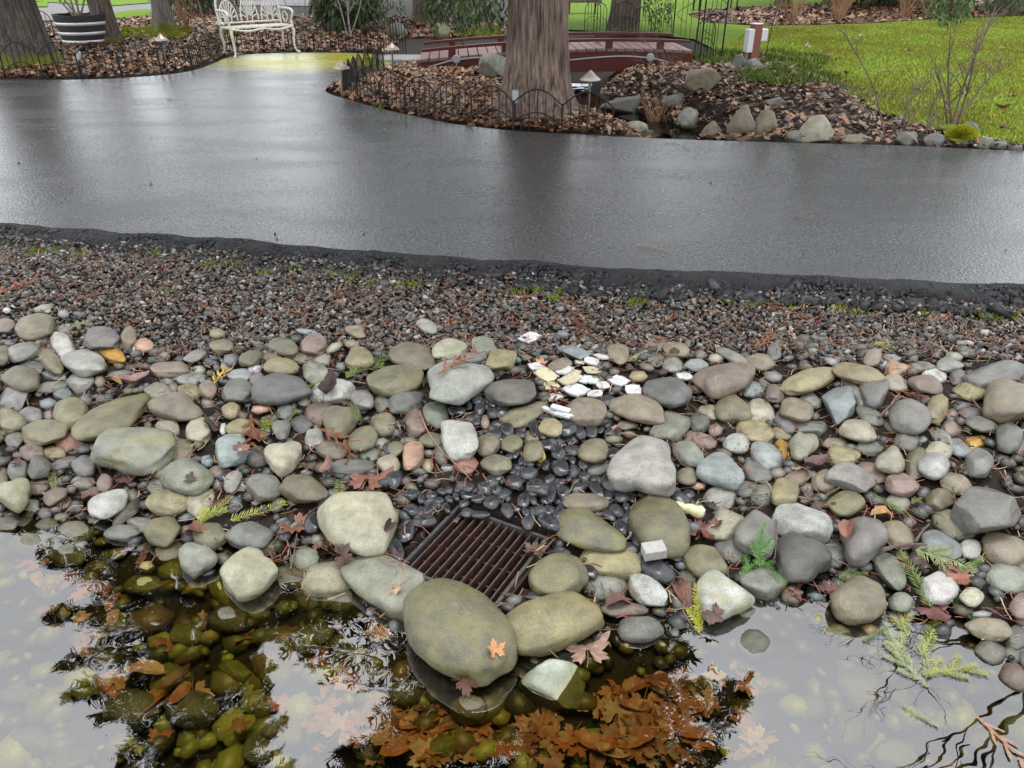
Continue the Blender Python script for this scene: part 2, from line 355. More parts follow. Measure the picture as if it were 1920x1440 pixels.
def water(name, tint, ior, bump):
    m = bpy.data.materials.new(name); m.use_nodes = True; n = m.node_tree; N = n.nodes; K = n.links.new; N.clear()
    o = N.new('ShaderNodeOutputMaterial'); mx = N.new('ShaderNodeMixShader'); fr = N.new('ShaderNodeFresnel'); fr.inputs['IOR'].default_value = ior
    t = N.new('ShaderNodeBsdfTransparent'); t.inputs[0].default_value = (*tint, 1); gl = N.new('ShaderNodeBsdfGlossy'); gl.inputs['Roughness'].default_value = .0
    g = N.new('ShaderNodeNewGeometry'); nz = N.new('ShaderNodeTexNoise'); nz.inputs['Scale'].default_value = 5; nz.inputs['Detail'].default_value = 2; K(g.outputs['Position'], nz.inputs['Vector'])
    bp = N.new('ShaderNodeBump'); bp.inputs['Strength'].default_value = bump; bp.inputs['Distance'].default_value = .01; K(nz.outputs['Fac'], bp.inputs['Height'])
    K(bp.outputs[0], gl.inputs['Normal']); K(bp.outputs[0], fr.inputs['Normal'])
    K(fr.outputs[0], mx.inputs[0]); K(t.outputs[0], mx.inputs[1]); K(gl.outputs[0], mx.inputs[2]); K(mx.outputs[0], o.inputs[0]); return m
M['water'] = water('pond_water', (.93, .86, .48), 2.5, .12)
M['stream'] = water('stream_water', (.5, .45, .35), 1.8, .6)

# ================================================================ THE SETTING
def axis(parts):
    r = []
    for a, b, s in parts: r += list(np.arange(a, b, s))
    return np.array(r + [parts[-1][1]])
gx = axis([(-1500, -200, 260), (-200, -30, 34), (-30, -9, 1.5), (-9, -3, .2), (-3, 3, .03), (3, 9, .2), (9, 30, 1.5), (30, 200, 34), (200, 1500, 260)])
gy = axis([(-300, -4, 37), (-4, 0, .4), (0, 3.9, .03), (3.9, 7.4, .25), (7.4, 14, .09), (14, 30, .8), (30, 200, 17), (200, 3000, 400)])
X, Y = np.meshgrid(gx, gy); Z = hgt(X, Y)
near = (Y > .2) & (Y < 4.3) & (abs(X) < 3.2)
Z = Z + np.where(near, .008 * np.sin(X * 31 + 3 * np.sin(Y * 17)) * np.cos(Y * 27), 0) - np.where(near, .018, 0)
bedm = (Y > 7.5) & (Y < 15); Z = Z + np.where(bedm, .025 * np.sin(X * 3.1 + np.sin(Y * 2.3)) * np.sin(Y * 2.7), 0)
nx, ny = len(gx), len(gy); idx = np.arange(nx * ny).reshape(ny, nx)
Fq = np.stack([idx[:-1, :-1], idx[:-1, 1:], idx[1:, 1:], idx[1:, :-1]], -1).reshape(-1, 4)
tag(link('ground', npmesh('ground', np.stack([X, Y, Z], -1).reshape(-1, 3), Fq, M['soil'], smooth=True)), kind='structure')

def sheet(name, poly, z, mat, follow=False, cell=None):
    bm = bmesh.new(); vs = [bm.verts.new((p[0], p[1], z)) for p in poly]; f = bm.faces.new(vs)
    if f.normal.z < 0 or True:
        bm.normal_update()
        if f.normal.z < 0: f.normal_flip()
    bmesh.ops.triangulate(bm, faces=bm.faces[:])
    me = bpy.data.meshes.new(name); bm.to_mesh(me); bm.free(); me.materials.append(mat); return tag(link(name, me), kind='structure')

# asphalt path with a bay before the bench
NEAR = [(-500, 390), (-200, 404), (0, 416), (120, 425), (260, 437), (420, 448), (600, 462), (760, 475), (900, 484), (1080, 495), (1250, 504), (1420, 512), (1600, 520), (1780, 527), (1920, 532), (2500, 550)]
FAR = [(2500, 300), (1920, 283), (1700, 273), (1500, 268), (1300, 262), (1160, 256), (1050, 250), (960, 245), (850, 232), (760, 214), (700, 200), (655, 187), (618, 176), (612, 166), (640, 153), (700, 140), (728, 128), (735, 115), (722, 104),
       (650, 99), (560, 99), (480, 101), (430, 107), (405, 117), (370, 130), (320, 139), (235, 146), (160, 149), (80, 150), (0, 150), (-200, 150), (-500, 150)]
ZP = .034
nearW = curve_pts([np.append(p, 0) for p in wpoly(NEAR, ZP)], 40); farW = curve_pts([np.append(p, 0) for p in wpoly(FAR, ZP)], 6)
nearW = np.array(nearW)[:, :2]; farW = np.array(farW)[:, :2]
wob = np.array([mnoise.noise(Vector((p[0] * 3, p[1] * 3, 0))) * .06 + mnoise.noise(Vector((p[0] * 14, p[1] * 14, 4))) * .012 for p in nearW])
nearW[:, 1] += wob
pathP = np.vstack([nearW, farW])
path = sheet('path', pathP, ZP, M['asphalt'])
# its broken shoulder: a rounded, crumbling edge, one piece with the path
mb = MB(); prof = [(0, ZP), (.04, ZP - .002), (.08, ZP - .005), (.12, ZP - .010), (.155, ZP - .017), (.185, ZP - .026), (.21, ZP - .04), (.23, ZP - .06), (.25, ZP - .11)]
segs = []
for a, b in zip(nearW[:-1], nearW[1:]):
    k = max(1, int(np.linalg.norm(b - a) / .025)); segs += [a + (b - a) * i / k for i in range(k)]
segs = np.array(segs + [nearW[-1]]); n_ = len(segs)
tn = np.gradient(segs, axis=0); tn /= np.linalg.norm(tn, axis=1)[:, None]; nn = np.stack([tn[:, 1], -tn[:, 0]], 1)
nn[nn[:, 1] > 0] *= -1
V = []
for j, (o_, z) in enumerate(prof):
    for i in range(n_):
        p = segs[i] + nn[i] * o_; q = Vector((p[0] * 30, p[1] * 30, j * .6))
        d = mnoise.noise(q * 1.3) * .022 * min(1, j / 3.) + mnoise.noise(q * .25) * .05 * min(1, j / 3.) + mnoise.noise(q * .07) * .04 * min(1, j / 3.)
        V.append((p[0], p[1] - d, z + d * .55 * (j > 0)))
Fq = [(j * n_ + i, (j + 1) * n_ + i, (j + 1) * n_ + i + 1, j * n_ + i + 1) for j in range(len(prof) - 1) for i in range(n_ - 1)]
o = link('broken_edge', npmesh('broken_edge', V, [f[::-1] for f in Fq], M['crumb'], smooth=False), path)
# far edge kerb-less side: a thin skirt down to the beds
mb = MB()
for a, b in zip(farW[:-1], farW[1:]):
    mb.add([(a[0], a[1], ZP), (b[0], b[1], ZP), (b[0], b[1] + .03, -.06), (a[0], a[1] + .03, -.06)], [(0, 1, 2, 3)])
mb.build('far_edge', M['crumb'], path)

# lawns, mulch bed and the drive behind
lawnP = wpoly([(1925, 278), (1850, 270), (1790, 255), (1700, 235), (1640, 212), (1590, 188), (1540, 165), (1500, 146), (1470, 122), (1450, 106), (1400, 100), (1345, 98), (1300, 76), (1262, 72), (1200, 66), (1130, 62), (1066, 58), (1064, 20), (1060, -40), (1900, -60), (2900, -60), (2900, 320)], .0)
lawn = sheet('lawn', lawnP, .03, M['lawn'])
bedP = wpoly([(1290, 30), (1330, 45), (1420, 51), (1520, 50), (1640, 46), (1760, 38), (1920, 32), (2300, 26), (2300, 4), (1920, 2), (1800, 4), (1640, 9), (1450, 13), (1330, 20)])
sheet('mulch_bed', bedP, .045, M['mulch'])
sheet('drive', wpoly([(-200, 52), (40, 40), (90, 40), (220, 34), (300, 26), (420, 10), (640, 14), (720, 24), (720, 8), (500, -6), (300, -8), (60, 4), (-200, 10)]), .02, M['drive'])
for i, P in enumerate([[(205, 36), (250, 37), (300, 27), (310, 20), (260, 20), (215, 26)], [(575, 34), (640, 42), (700, 44), (735, 40), (700, 31), (620, 26)], [(200, 14), (300, 6), (500, 1), (700, -2), (700, -30), (200, -30), (60, 4)], [(50, 16), (90, 15), (90, 6), (50, 6)]]):
    sheet('grass_verge', wpoly(P), .034 + .004 * i, M['lawn'])

# blades of the lawn: uncountable
def blades(name, P, n, hmin, hmax, ymax):
    q = scatter(P, n); q = q[(q[:, 1] < ymax)]; n = len(q)
    h = rng.uniform(hmin, hmax, n); a = rng.uniform(0, 6.28, n); wd = .005 + .004 * (q[:, 1] / 10)
    lean = rng.normal(0, .5, (n, 2)) * h[:, None]
    V = np.zeros((n, 3, 3)); dx = np.stack([np.cos(a), np.sin(a)], 1) * wd[:, None]
    V[:, 0, :2] = q - dx; V[:, 1, :2] = q + dx; V[:, 2, :2] = q + lean; V[:, :2, 2] = .028; V[:, 2, 2] = .03 + h
    base = np.array([.175, .285, .042]); c = base * rng.uniform(.6, 1.45, (n, 1)); c[:, 0] *= rng.uniform(.8, 1.7, n); pt_ = .5 + .5 * np.sin(q[:, 0] * 2.1 + 1.7 * np.sin(q[:, 1] * 1.3)) * np.sin(q[:, 1] * 1.9 + np.sin(q[:, 0] * 2.9)); c *= (.78 + .4 * pt_)[:, None]; c[:, 0] *= 1 + .25 * (1 - pt_)
    return tag(link(name, npmesh(name, V.reshape(-1, 3), np.arange(n * 3).reshape(-1, 3), M['grass'], np.repeat(c, 3, 0))), 'short bright green grass blades of the lawn', 'grass', kind='stuff')
lp = wpoly([(1925, 278), (1850, 270), (1790, 255), (1700, 235), (1640, 212), (1590, 188), (1540, 165), (1500, 146), (1470, 122), (1450, 106), (1345, 98), (1420, 54), (1520, 53), (1640, 49), (1760, 41), (1920, 35)])
blades('grass', lp, 210000, .012, .05, 40)

# the pond
xs = np.arange(-4.2, 4.2, .05); ys = np.arange(-.6, 3.05, .05)
V = []; vid = {}; Fq = []
for i in range(len(xs) - 1):
    for j in range(len(ys) - 1):
        cx, cy = xs[i] + .025, ys[j] + .025
        if natural(cx, cy) > ZW + .03: continue
        u_, v_ = (cx - gcen[0]) * gu[0] + (cy - gcen[1]) * gu[1], (cx - gcen[0]) * gv[0] + (cy - gcen[1]) * gv[1]
        if max(abs(u_), abs(v_)) < GH + .03: continue
        f = []
        for a, b in ((i, j), (i + 1, j), (i + 1, j + 1), (i, j + 1)):
            if (a, b) not in vid: vid[(a, b)] = len(V); V.append((xs[a], ys[b], ZW))
            f.append(vid[(a, b)])
        Fq.append(f)
tag(link('pond_water', npmesh('pond_water', V, Fq, M['water'])), kind='structure')
st = [onz(a, b, -.2) for a, b in [(1082, 152), (1075, 160), (1072, 168), (1135, 192), (1215, 218), (1290, 244), (1305, 258)]]
mb = MB(); cs = curve_pts(st, 10)
for i, p in enumerate(cs):
    t = np.array(cs[min(i + 1, len(cs) - 1)]) - cs[max(i - 1, 0)]; t /= np.linalg.norm(t); n2 = np.array([t[1], -t[0], 0]); wd = .24
    mb.v += [tuple(p + n2 * wd), tuple(p - n2 * wd)]
mb.f = [(2 * i + 1, 2 * i, 2 * i + 2, 2 * i + 3) for i in range(len(cs) - 1)]
o = mb.build('stream_water', M['stream']); tag(o, kind='structure')
for v in o.data.vertices: v.co.z = -.235

# ================================================================ STONES
def ico(sub):
    bm = bmesh.new(); bmesh.ops.create_icosphere(bm, subdivisions=sub, radius=1)
    V = np.array([v.co[:] for v in bm.verts]); Fc = np.array([[v.index for v in f.verts] for f in bm.faces]); bm.free(); return V, Fc
ICO3, ICO1 = ico(4), ico(1)
def stone_shape(kind, seed, amp=.095):
    V, Fc = ICO3; r_ = random.Random(seed); P = V.copy()
    pw = {'b': 3.4, 'e': 2.25, 'q': 2.1, 't': 2.3, 's': 2.6, 'k': 2.2, 'w': 2.4}[kind]
    P = P / (np.sum(abs(P) ** pw, 1)[:, None] ** (1 / pw))
    if kind == 'q': k = 1 - .3 * P[:, 0]; P[:, 1] *= k; P[:, 2] *= k
    if kind == 't':
        a = np.arctan2(P[:, 1], P[:, 0]); P[:, :2] *= (1 + .16 * np.cos(3 * a + r_.choice([0, 3.14])))[:, None]
    off = Vector((r_.uniform(-50, 50), r_.uniform(-50, 50), r_.uniform(-50, 50)))
    d = np.array([mnoise.noise(Vector(p) * 1.1 + off) * amp * 1.6 + mnoise.noise(Vector(p) * 2.6 + off) * amp * .55 + mnoise.noise(Vector(p) * 7 + off) * amp * .13 for p in P])
    P = P * (1 + d)[:, None]
    if kind not in 'skw':
        for _ in range(5):
            n = np.array([r_.gauss(0, 1), r_.gauss(0, 1), r_.gauss(0, 1)]); n /= np.linalg.norm(n); e = P @ n - r_.uniform(.8, .95); P = P - np.where(e > 0, e, 0)[:, None] * n * .75
    if kind in 'skw':
        if kind == 'w': P[:, 0] *= 1 - .42 * (P[:, 2] + .6); P[:, 1] *= 1 - .42 * (P[:, 2] + .6)
        for _ in range(9 if kind == 'k' else 11):
            n = np.array([r_.gauss(0, 1), r_.gauss(0, 1), r_.gauss(0, .9)]); n /= np.linalg.norm(n)
            lim = r_.uniform(.56, .86) if kind == 's' else r_.uniform(.62, .86); e = P @ n - lim; P = P - np.where(e > 0, e, 0)[:, None] * n * .93
        P += np.array([mnoise.noise(Vector(p) * 9 + off) * .02 for p in P])[:, None] * P
    c = (P.max(0) + P.min(0)) / 2; P = P - c; P /= abs(P).max(0); return P, Fc
_cache = {}
def stone_mesh(kind, seed, mat):
    k = (kind, seed, mat)
    if k not in _cache:
        P, Fc = stone_shape(kind, hash((kind, seed)) if False else seed * 7 + ord(kind)); _cache[k] = npmesh('stone_' + kind, P, Fc, M[mat], smooth=True)
    return _cache[k]
PAL = {'g': (0.135, 0.133, 0.124), 'd': (0.0857, 0.0831, 0.0769), 'l': (0.225, 0.223, 0.21), 'w': (0.38, 0.38, 0.365), 't': (0.175, 0.145, 0.105), 'p': (0.1799, 0.1319, 0.11), 'o': (0.135, 0.124, 0.08), 'y': (0.235, 0.2, 0.115), 'b': (0.1969, 0.2231, 0.2275), 'r': (0.2205, 0.1026, 0.0764), 'a': (0.3574, 0.2002, 0.0343), 'c': (0.285, 0.268, 0.205), 'n': (0.17, 0.176, 0.15), 's': (0.1109, 0.1127, 0.1109), 'm': (0.3263, 0.2041, 0.143), 'k': (0.0297, 0.0309, 0.0344), 'v': (0.22, 0.23, 0.05), 'Y': (0.55, 0.45, 0.05)}
WORD = {'g': 'mid grey', 'd': 'dark charcoal', 'l': 'light grey', 'w': 'whitish granite', 't': 'tan', 'p': 'pinkish brown', 'o': 'olive brown', 'y': 'yellowish tan', 'b': 'blue grey', 'r': 'reddish', 'a': 'amber',
        'c': 'cream', 'n': 'greenish grey', 's': 'slate grey', 'm': 'salmon pink', 'k': 'black', 'v': 'algae green', 'Y': 'bright yellow'}
# what each stone of the bank looks like: picture x y, width, height, turn, colour, form, film of moss | short name of the landmark stones
BANK = """
8 612 44 27 0 p e|66 612 71 44 8 t e|82 578 44 16 12 c e|120 589 24 18 0 l e|13 582 16 12 0 w e|120 618 30 19 0 g e|190 635 67 41 -5 g e|240 633 31 36 0 t b
269 648 36 25 0 m e|207 662 60 30 -33 a e|118 652 62 36 -58 w q|76 641 36 24 15 l e|45 661 55 31 8 l b|6 665 32 32 0 o e|95 678 54 34 -50 o e|159 681 76 46 -10 l e|223 684 25 19 0 o e
44 710 70 44 -5 o e|100 704 48 18 -12 b e|150 716 49 31 0 l b|97 726 54 20 8 g e|117 739 31 26 0 b q|188 716 22 24 0 t e|225 701 52 14 6 g e|319 692 74 25 6 t b|356 710 63 26 -5 b e|373 694 30 22 0 c k
367 668 42 20 20 l e|296 735 44 29 -5 c b|313 715 30 20 0 n e|325 729 22 24 0 n e|355 735 43 29 -12 y e|26 746 68 38 0 g s|90 757 36 22 5 b q|20 787 52 40 -25 o t|60 780 46 31 -5 l e|93 779 24 24 0 l e
133 775 64 56 0 o e .3|215 782 152 60 28 o q .5 =long mossy brown boulder|335 765 92 52 -8 t t|302 779 24 22 0 t e|317 802 46 31 -18 c e|84 811 88 42 5 o e .2|130 831 55 32 -12 r k|254 840 146 78 2 n b .7 =wide pale mossy boulder
102 851 43 28 -5 y e|29 826 34 34 0 g e|342 848 52 44 0 o e .2|372 807 48 46 0 c e|390 756 26 24 0 l e|390 731 32 32 0 p e|18 643 26 14 0 g e|60 690 50 26 0 g e|179 839 26 21 0 o e|161 751 28 26 0 s e|60 848 46 32 0 p e
408 626 32 20 0 y t|416 650 42 26 0 t e|575 622 50 13 -8 b e|533 650 56 29 -12 o e|588 646 48 38 0 p e|627 651 36 16 28 c e|660 645 28 17 0 t e|669 623 37 23 -18 t t|673 671 52 40 0 y t|640 687 24 18 0 g e
775 671 84 51 -12 t q|433 675 30 24 0 g e|427 687 29 24 0 c e|470 673 42 28 20 o e|511 670 38 23 0 p e|528 687 63 31 -3 y e|567 672 42 20 0 t e|604 674 32 26 0 l e|590 698 60 35 -20 n s|477 692 30 26 0 w e|451 704 42 24 0 b e|483 715 28 32 0 g e
445 733 57 43 0 g e|533 729 110 57 5 s q =dark smooth egg-shaped cobble|620 736 82 42 3 w b =white speckled granite cobble|680 751 42 36 -25 l e|717 757 29 32 0 g e|742 713 100 52 8 o e .35 =flat ledge-like olive cobble|761 753 64 46 18 s e
570 754 29 20 0 c e|600 775 56 41 15 p e|638 793 70 58 30 t t .2|489 767 39 18 8 m e|434 770 33 29 0 y e|534 773 31 31 0 s e|453 780 26 18 0 t e|450 802 49 31 8 y e|528 807 34 38 0 l t|567 796 44 32 0 s e|419 805 15 26 0 w e
435 847 58 55 0 b b|531 861 68 57 20 c t|481 858 46 40 0 d e|590 823 36 34 0 l b|625 843 57 36 -5 t e|680 824 58 44 35 o e|690 853 46 28 -3 n e|731 871 42 31 -15 c q|660 876 78 30 0 g e|716 833 32 25 0 n e|743 842 30 28 0 o e|767 828 36 18 0 n e
775 856 38 49 0 m b|777 792 50 36 -70 p b|719 796 46 43 0 t e|742 809 28 24 0 d e|537 829 32 16 0 s e|802 612 40 22 -25 l e|843 656 61 37 10 c e|906 648 45 32 -20 n e|888 671 47 19 0 b e|939 676 53 40 10 y b
854 721 124 80 6 l t .15 =big pale grey shouldered boulder|826 682 23 13 15 t e|964 735 90 54 5 d q =dark basalt cobble by the white tiles|819 779 52 44 -50 n q|861 821 72 60 -60 w b =rough white cobble|987 777 86 38 20 o t|1034 802 44 34 5 y e|916 835 43 41 0 t e
959 833 41 33 0 o e|996 822 31 27 0 t e|1001 846 42 36 60 o e|932 872 52 36 -5 o e|875 872 44 33 -8 r e|832 852 33 36 0 n e|802 873 23 29 0 y e|804 849 28 16 0 n e|840 877 31 17 0 b e|910 792 18 31 0 p e|809 825 42 26 0 o e|1075 659 52 27 -15 b s|1050 685 44 22 15 t e
1160 665 42 34 -35 t q|1231 647 38 22 0 p e|1268 657 48 29 -8 t e|1230 674 41 27 -15 t e|1261 685 36 31 0 l e|1306 685 41 22 0 b e|1212 688 35 16 -18 t q|1342 672 34 21 0 c e|1373 669 58 20 -28 l e|1313 665 22 20 0 o e|1197 706 36 22 0 y e
1253 737 85 50 -8 s e =smooth slate cobble by the white tiles|1101 771 69 49 -5 t e =fossil-marked cobble|1199 768 100 52 -17 t q .1 =long two-toned brown cobble|1257 803 68 52 25 n b .2|1362 708 108 58 10 p q =large pink-brown cobble|1113 846 54 46 15 t e
1126 873 60 34 25 n q|1209 870 118 105 0 l t =big grey granite boulder|1290 852 58 44 -35 n e|1174 797 42 22 0 o k|1150 824 37 18 0 o e|1330 773 45 29 0 c e|1312 793 38 36 0 d e|1341 807 28 25 0 p e|1310 826 60 32 -18 p e|1372 763 72 54 -20 o t
1427 770 52 46 -40 c q|1381 832 46 38 0 w e|1414 808 72 42 -22 y e|1473 794 48 40 -25 s e|1460 813 42 26 -15 y e|1493 769 60 42 -12 t e|1522 803 52 36 0 g s|1505 840 52 50 0 c t|1438 855 64 46 -30 b e|1467 844 28 38 0 a k
1522 713 108 42 16 y q =long yellow-tan cobble|1610 702 90 36 -14 y e|1426 679 54 30 -3 t e|1451 660 26 34 0 s e|1413 732 42 31 0 b e|1454 738 34 28 0 p b|1450 707 37 21 -15 l e|1434 719 27 21 0 l e|1560 678 34 16 -20 l e|1636 671 38 28 50 p e
1571 757 60 62 0 b s =fractured blue-grey rock|1600 733 60 28 -50 n e|1637 737 52 56 0 g b|1518 750 43 33 -15 l t|1629 779 54 33 -35 n e|1607 808 68 41 -14 c e|1633 840 54 28 0 g e|1565 832 47 20 0 t e|1579 858 57 37 -12 y b|1672 862 52 48 0 c t
1680 695 45 31 -5 m t|1676 719 47 32 -15 c e|1672 671 38 16 -10 n e|1658 683 25 19 0 b e|1728 689 44 19 0 n b|1756 703 46 29 0 w t|1777 687 48 28 0 l t|1789 669 37 19 -10 c e|1796 708 31 33 0 g e|1739 722 64 31 -14 p q|1867 704 108 46 10 g b =long grey creased boulder
1819 735 60 33 -5 y e .3|1888 752 84 76 0 t b =big cracked tan boulder|1706 781 76 57 -10 g e =round grey boulder on the bank|1739 749 33 23 0 s e|1758 766 50 36 55 y b|1784 780 27 28 0 p e|1804 763 38 20 0 s b|1820 775 43 21 0 s e|1838 795 56 27 -10 g e|1784 804 37 30 0 p e
1890 820 54 58 0 g k|1668 800 39 18 -40 o e|1699 827 44 39 0 g e|1762 817 43 26 -30 n e|1797 841 50 30 -30 b e|1829 829 46 28 20 a k|1836 868 50 51 0 g e|1718 867 62 38 80 o e|1760 848 48 37 0 c e|1752 873 57 46 20 w e|1728 824 22 16 0 b e|1910 840 40 30 0 s e
34 882 38 38 0 g e|73 877 44 41 0 d k|4 902 26 48 0 t e|120 869 53 20 18 g e|160 874 45 37 0 g e|72 914 42 32 0 p e|28 930 64 56 15 c t .4|156 905 41 29 0 n e|57 951 50 33 0 b s|104 931 45 30 25 p e|121 944 31 27 0 g b|166 922 45 20 0 n e|204 947 72 48 20 w q .2
240 962 64 25 45 s s|319 943 80 51 0 y e =smooth tan oval cobble|351 895 86 61 -8 n e .25 =round greenish grey cobble|303 879 42 39 0 t e|388 865 26 26 0 b e|376 945 56 46 50 c q|262 984 46 28 0 b k|296 915 39 31 0 n e|306 997 64 53 0 o e .4|319 1037 60 42 20 o e .3
369 1047 66 54 0 n t|393 1006 62 46 0 o e|88 985 38 26 12 o e|227 1013 36 21 0 o k|13 985 44 31 0 g e|248 930 28 26 0 o e|196 907 30 34 0 p e|411 886 42 23 0 p e|436 903 44 28 60 l e|452 911 34 22 0 w e|497 914 60 49 0 n e =round green-grey cobble|571 918 84 47 -10 t q
410 907 30 24 30 n e|466 1005 80 46 0 g e|502 1023 64 34 12 o e|468 1078 92 80 0 c b .3 =half-drowned cream cobble|542 1084 63 42 -15 o e|575 1050 55 45 0 n e|617 1087 92 66 12 c e .25 =pale speckled egg cobble|672 985 124 136 -78 c q .25 =tall cream boulder beside the drain
728 1100 158 92 -28 n b .3 =flat dark green boulder beside the drain|737 967 33 35 0 o e|857 1181 206 152 -36 o e .45 =giant mossy egg boulder|1035 1168 166 92 18 y b .4 =yellowish wedge boulder below the drain|1106 999 134 66 -18 o q .9 =yellow-mossed oval boulder
1233 983 124 92 -50 o e .35 =dark olive boulder|1098 943 83 35 -4 t e|1146 1054 114 62 -8 y e .1 =cream boulder with dark speckles|1044 1080 102 76 10 o e .4 =round olive boulder by the drain|1135 1101 79 50 5 l e|1213 1108 80 46 -35 w e|1319 1054 82 56 -25 o e .3
1350 1122 100 80 -15 w t .7 =white rock with yellow moss|1359 989 66 56 40 c b|1375 1030 65 53 0 g e|1419 997 74 80 0 g t =grey rounded cobble with the pale skirt|1505 981 106 58 -18 w b =long white cobble|1500 1052 104 86 -20 d t =dark lava-like cobble|1615 1015 86 88 0 g t =smooth grey cushion-shaped cobble
1611 1128 98 80 0 t e =round speckled cobble at the waterline|1667 1068 86 44 -52 n e =slim pale green cobble|1352 887 92 58 -14 b t =blue-grey dome cobble|1418 884 62 40 -35 g e|1352 934 55 40 0 l b|1399 918 47 30 0 n e|1433 926 46 40 30 n q|1471 927 48 47 0 y b|1512 916 34 23 0 n e
1549 905 52 43 0 t e|1590 897 86 48 -18 l s =cleft grey slab|1633 888 56 38 -22 p e|1587 945 66 44 8 o e .2|1494 897 46 28 20 p e|1287 894 38 33 0 o e|1309 911 28 16 0 m e|1691 909 59 39 -12 p e|1792 908 62 38 -22 t e|1761 936 53 39 0 t s|1685 942 44 36 0 c e|1732 924 31 26 0 d e
1853 958 122 92 8 g s =large lumpy grey boulder|1783 983 82 44 -28 o e|1680 1004 76 46 -22 t q|1705 980 30 26 0 p e|1764 1022 74 48 -25 b e|1818 1030 41 38 0 w e|1882 1031 88 58 -20 t e =broad brown cobble|1762 1104 66 54 -15 w e|1890 1085 86 54 -12 n e|1822 1120 42 34 0 c e|1841 1152 42 15 0 l e
1915 1137 42 50 0 p e|1855 1180 82 38 -8 t e|1906 1198 46 45 0 g e|1902 1226 46 38 0 n e|1857 1223 56 42 -20 g e|1903 1269 58 46 -35 p e|1894 1300 72 36 -35 d e|1431 1094 72 54 0 n b|1483 1113 40 34 -60 p q|1566 1189 60 34 -10 o k .6|1413 1209 58 52 0 g e|1200 1180 82 46 0 g e
637 1125 72 50 0 n e .2|581 1121 64 50 0 n e .2|420 1108 60 44 -30 v e|325 1070 52 40 20 v e|270 1098 66 36 0 v e|1289 1090 36 60 0 g e|1170 1143 84 26 0 p e|1452 1060 40 30 0 s e|1560 1040 60 50 -30 s e|1690 1130 44 36 0 n e|1240 915 40 26 30 l e|1400 1150 40 24 0 g e
520 1262 62 58 30 v e .6|318 1262 52 34 0 v e|545 1375 58 50 55 y e .5|580 1378 40 46 0 Y e|505 1370 38 34 0 t e|622 1378 44 44 0 o e .6|485 1408 58 50 0 n e|500 1325 52 26 0 n e|440 1258 58 34 -20 v e|470 1286 36 32 0 v e|38 1302 86 32 6 g s|125 1430 96 44 20 g s|530 1210 60 50 0 v e|670 1230 44 40 0 v e .8
670 1345 44 30 0 n e .5|360 1330 90 70 0 n e|250 1330 100 70 0 n e|1615 1290 92 70 -25 l e|1690 1305 46 42 0 t e|1680 1420 84 60 -20 l e|1600 1370 80 70 0 n e|1780 1350 60 40 0 c e|1520 1330 60 44 0 g e|430 1160 70 50 0 n e|350 1190 60 40 0 v e|600 1190 50 40 0 n e|140 1000 70 40 0 l e|60 1020 80 40 0 l e
230 1000 60 30 0 l e|130 1040 70 44 0 n e|760 1300 60 50 0 o e|880 1330 70 50 0 o e|1240 1400 80 50 0 o e|480 1150 50 40 0 v e|700 1410 60 40 0 n e|830 1400 50 44 0 v e|60 1390 80 50 0 g e|1750 1250 60 40 0 l e|1830 1290 50 36 0 g e|1850 1390 70 50 0 l e
"""
stones = []
for tok in BANK.replace('\n', '|').split('|'):
    tok = tok.strip()
    if not tok: continue
    nick = None
    if '=' in tok: tok, nick = tok.split('='); nick = nick.strip()
    p = tok.split(); stones.append(dict(x=float(p[0]), y=float(p[1]), w=float(p[2]), h=float(p[3]), r=R(float(p[4])), c=p[5], k=p[6], m=float(p[7]) if len(p) > 7 else 0., nick=nick))
def solve(s, lift=None):
    """place a stone lying on the ground so that it has its measured outline"""
    px, py = s['x'], s['y']
    P = G(px, py); 
    for _ in range(3):
        k = depth(P) / F; bw = min(s['w'], s['h']) / 2 * k; t = .72 * bw
        P = G(px, py, .58 * t if lift is None else lift)
        if s.get('push'): P = P + ray(px, py) * s['push']
    J = np.stack([(proj(P + e * .01) - proj(P - e * .01)) / .02 for e in np.eye(3)], 1); J[1] *= -1
    ca, sa = math.cos(s['r']), math.sin(s['r']); Rm = np.array([[ca, -sa], [sa, ca]])
    S = Rm @ np.diag([(s['w'] * .545) ** 2, (s['h'] * .545) ** 2]) @ Rm.T
    S = S - t * t * np.outer(J[:, 2], J[:, 2]); Ji = np.linalg.inv(J[:, :2]); Q = Ji @ S @ Ji.T
    ev, U = np.linalg.eigh(Q); ev = np.sqrt(np.maximum(ev, 1e-8)); ax = U[:, 1]
    if ax[0] < 0: ax = -ax
    s.update(P=P, t=t, a=ev[1], b=ev[0], ang=math.atan2(ax[1], ax[0]))
    c_, s_ = math.cos(s['ang']), math.sin(s['ang']); s['A'] = np.array([[c_ * ev[1], -s_ * ev[0], 0], [s_ * ev[1], c_ * ev[0], 0], [0, 0, t]]); s['Ai'] = np.linalg.inv(s['A'])
for s in stones: s['push'] = 0.; solve(s)
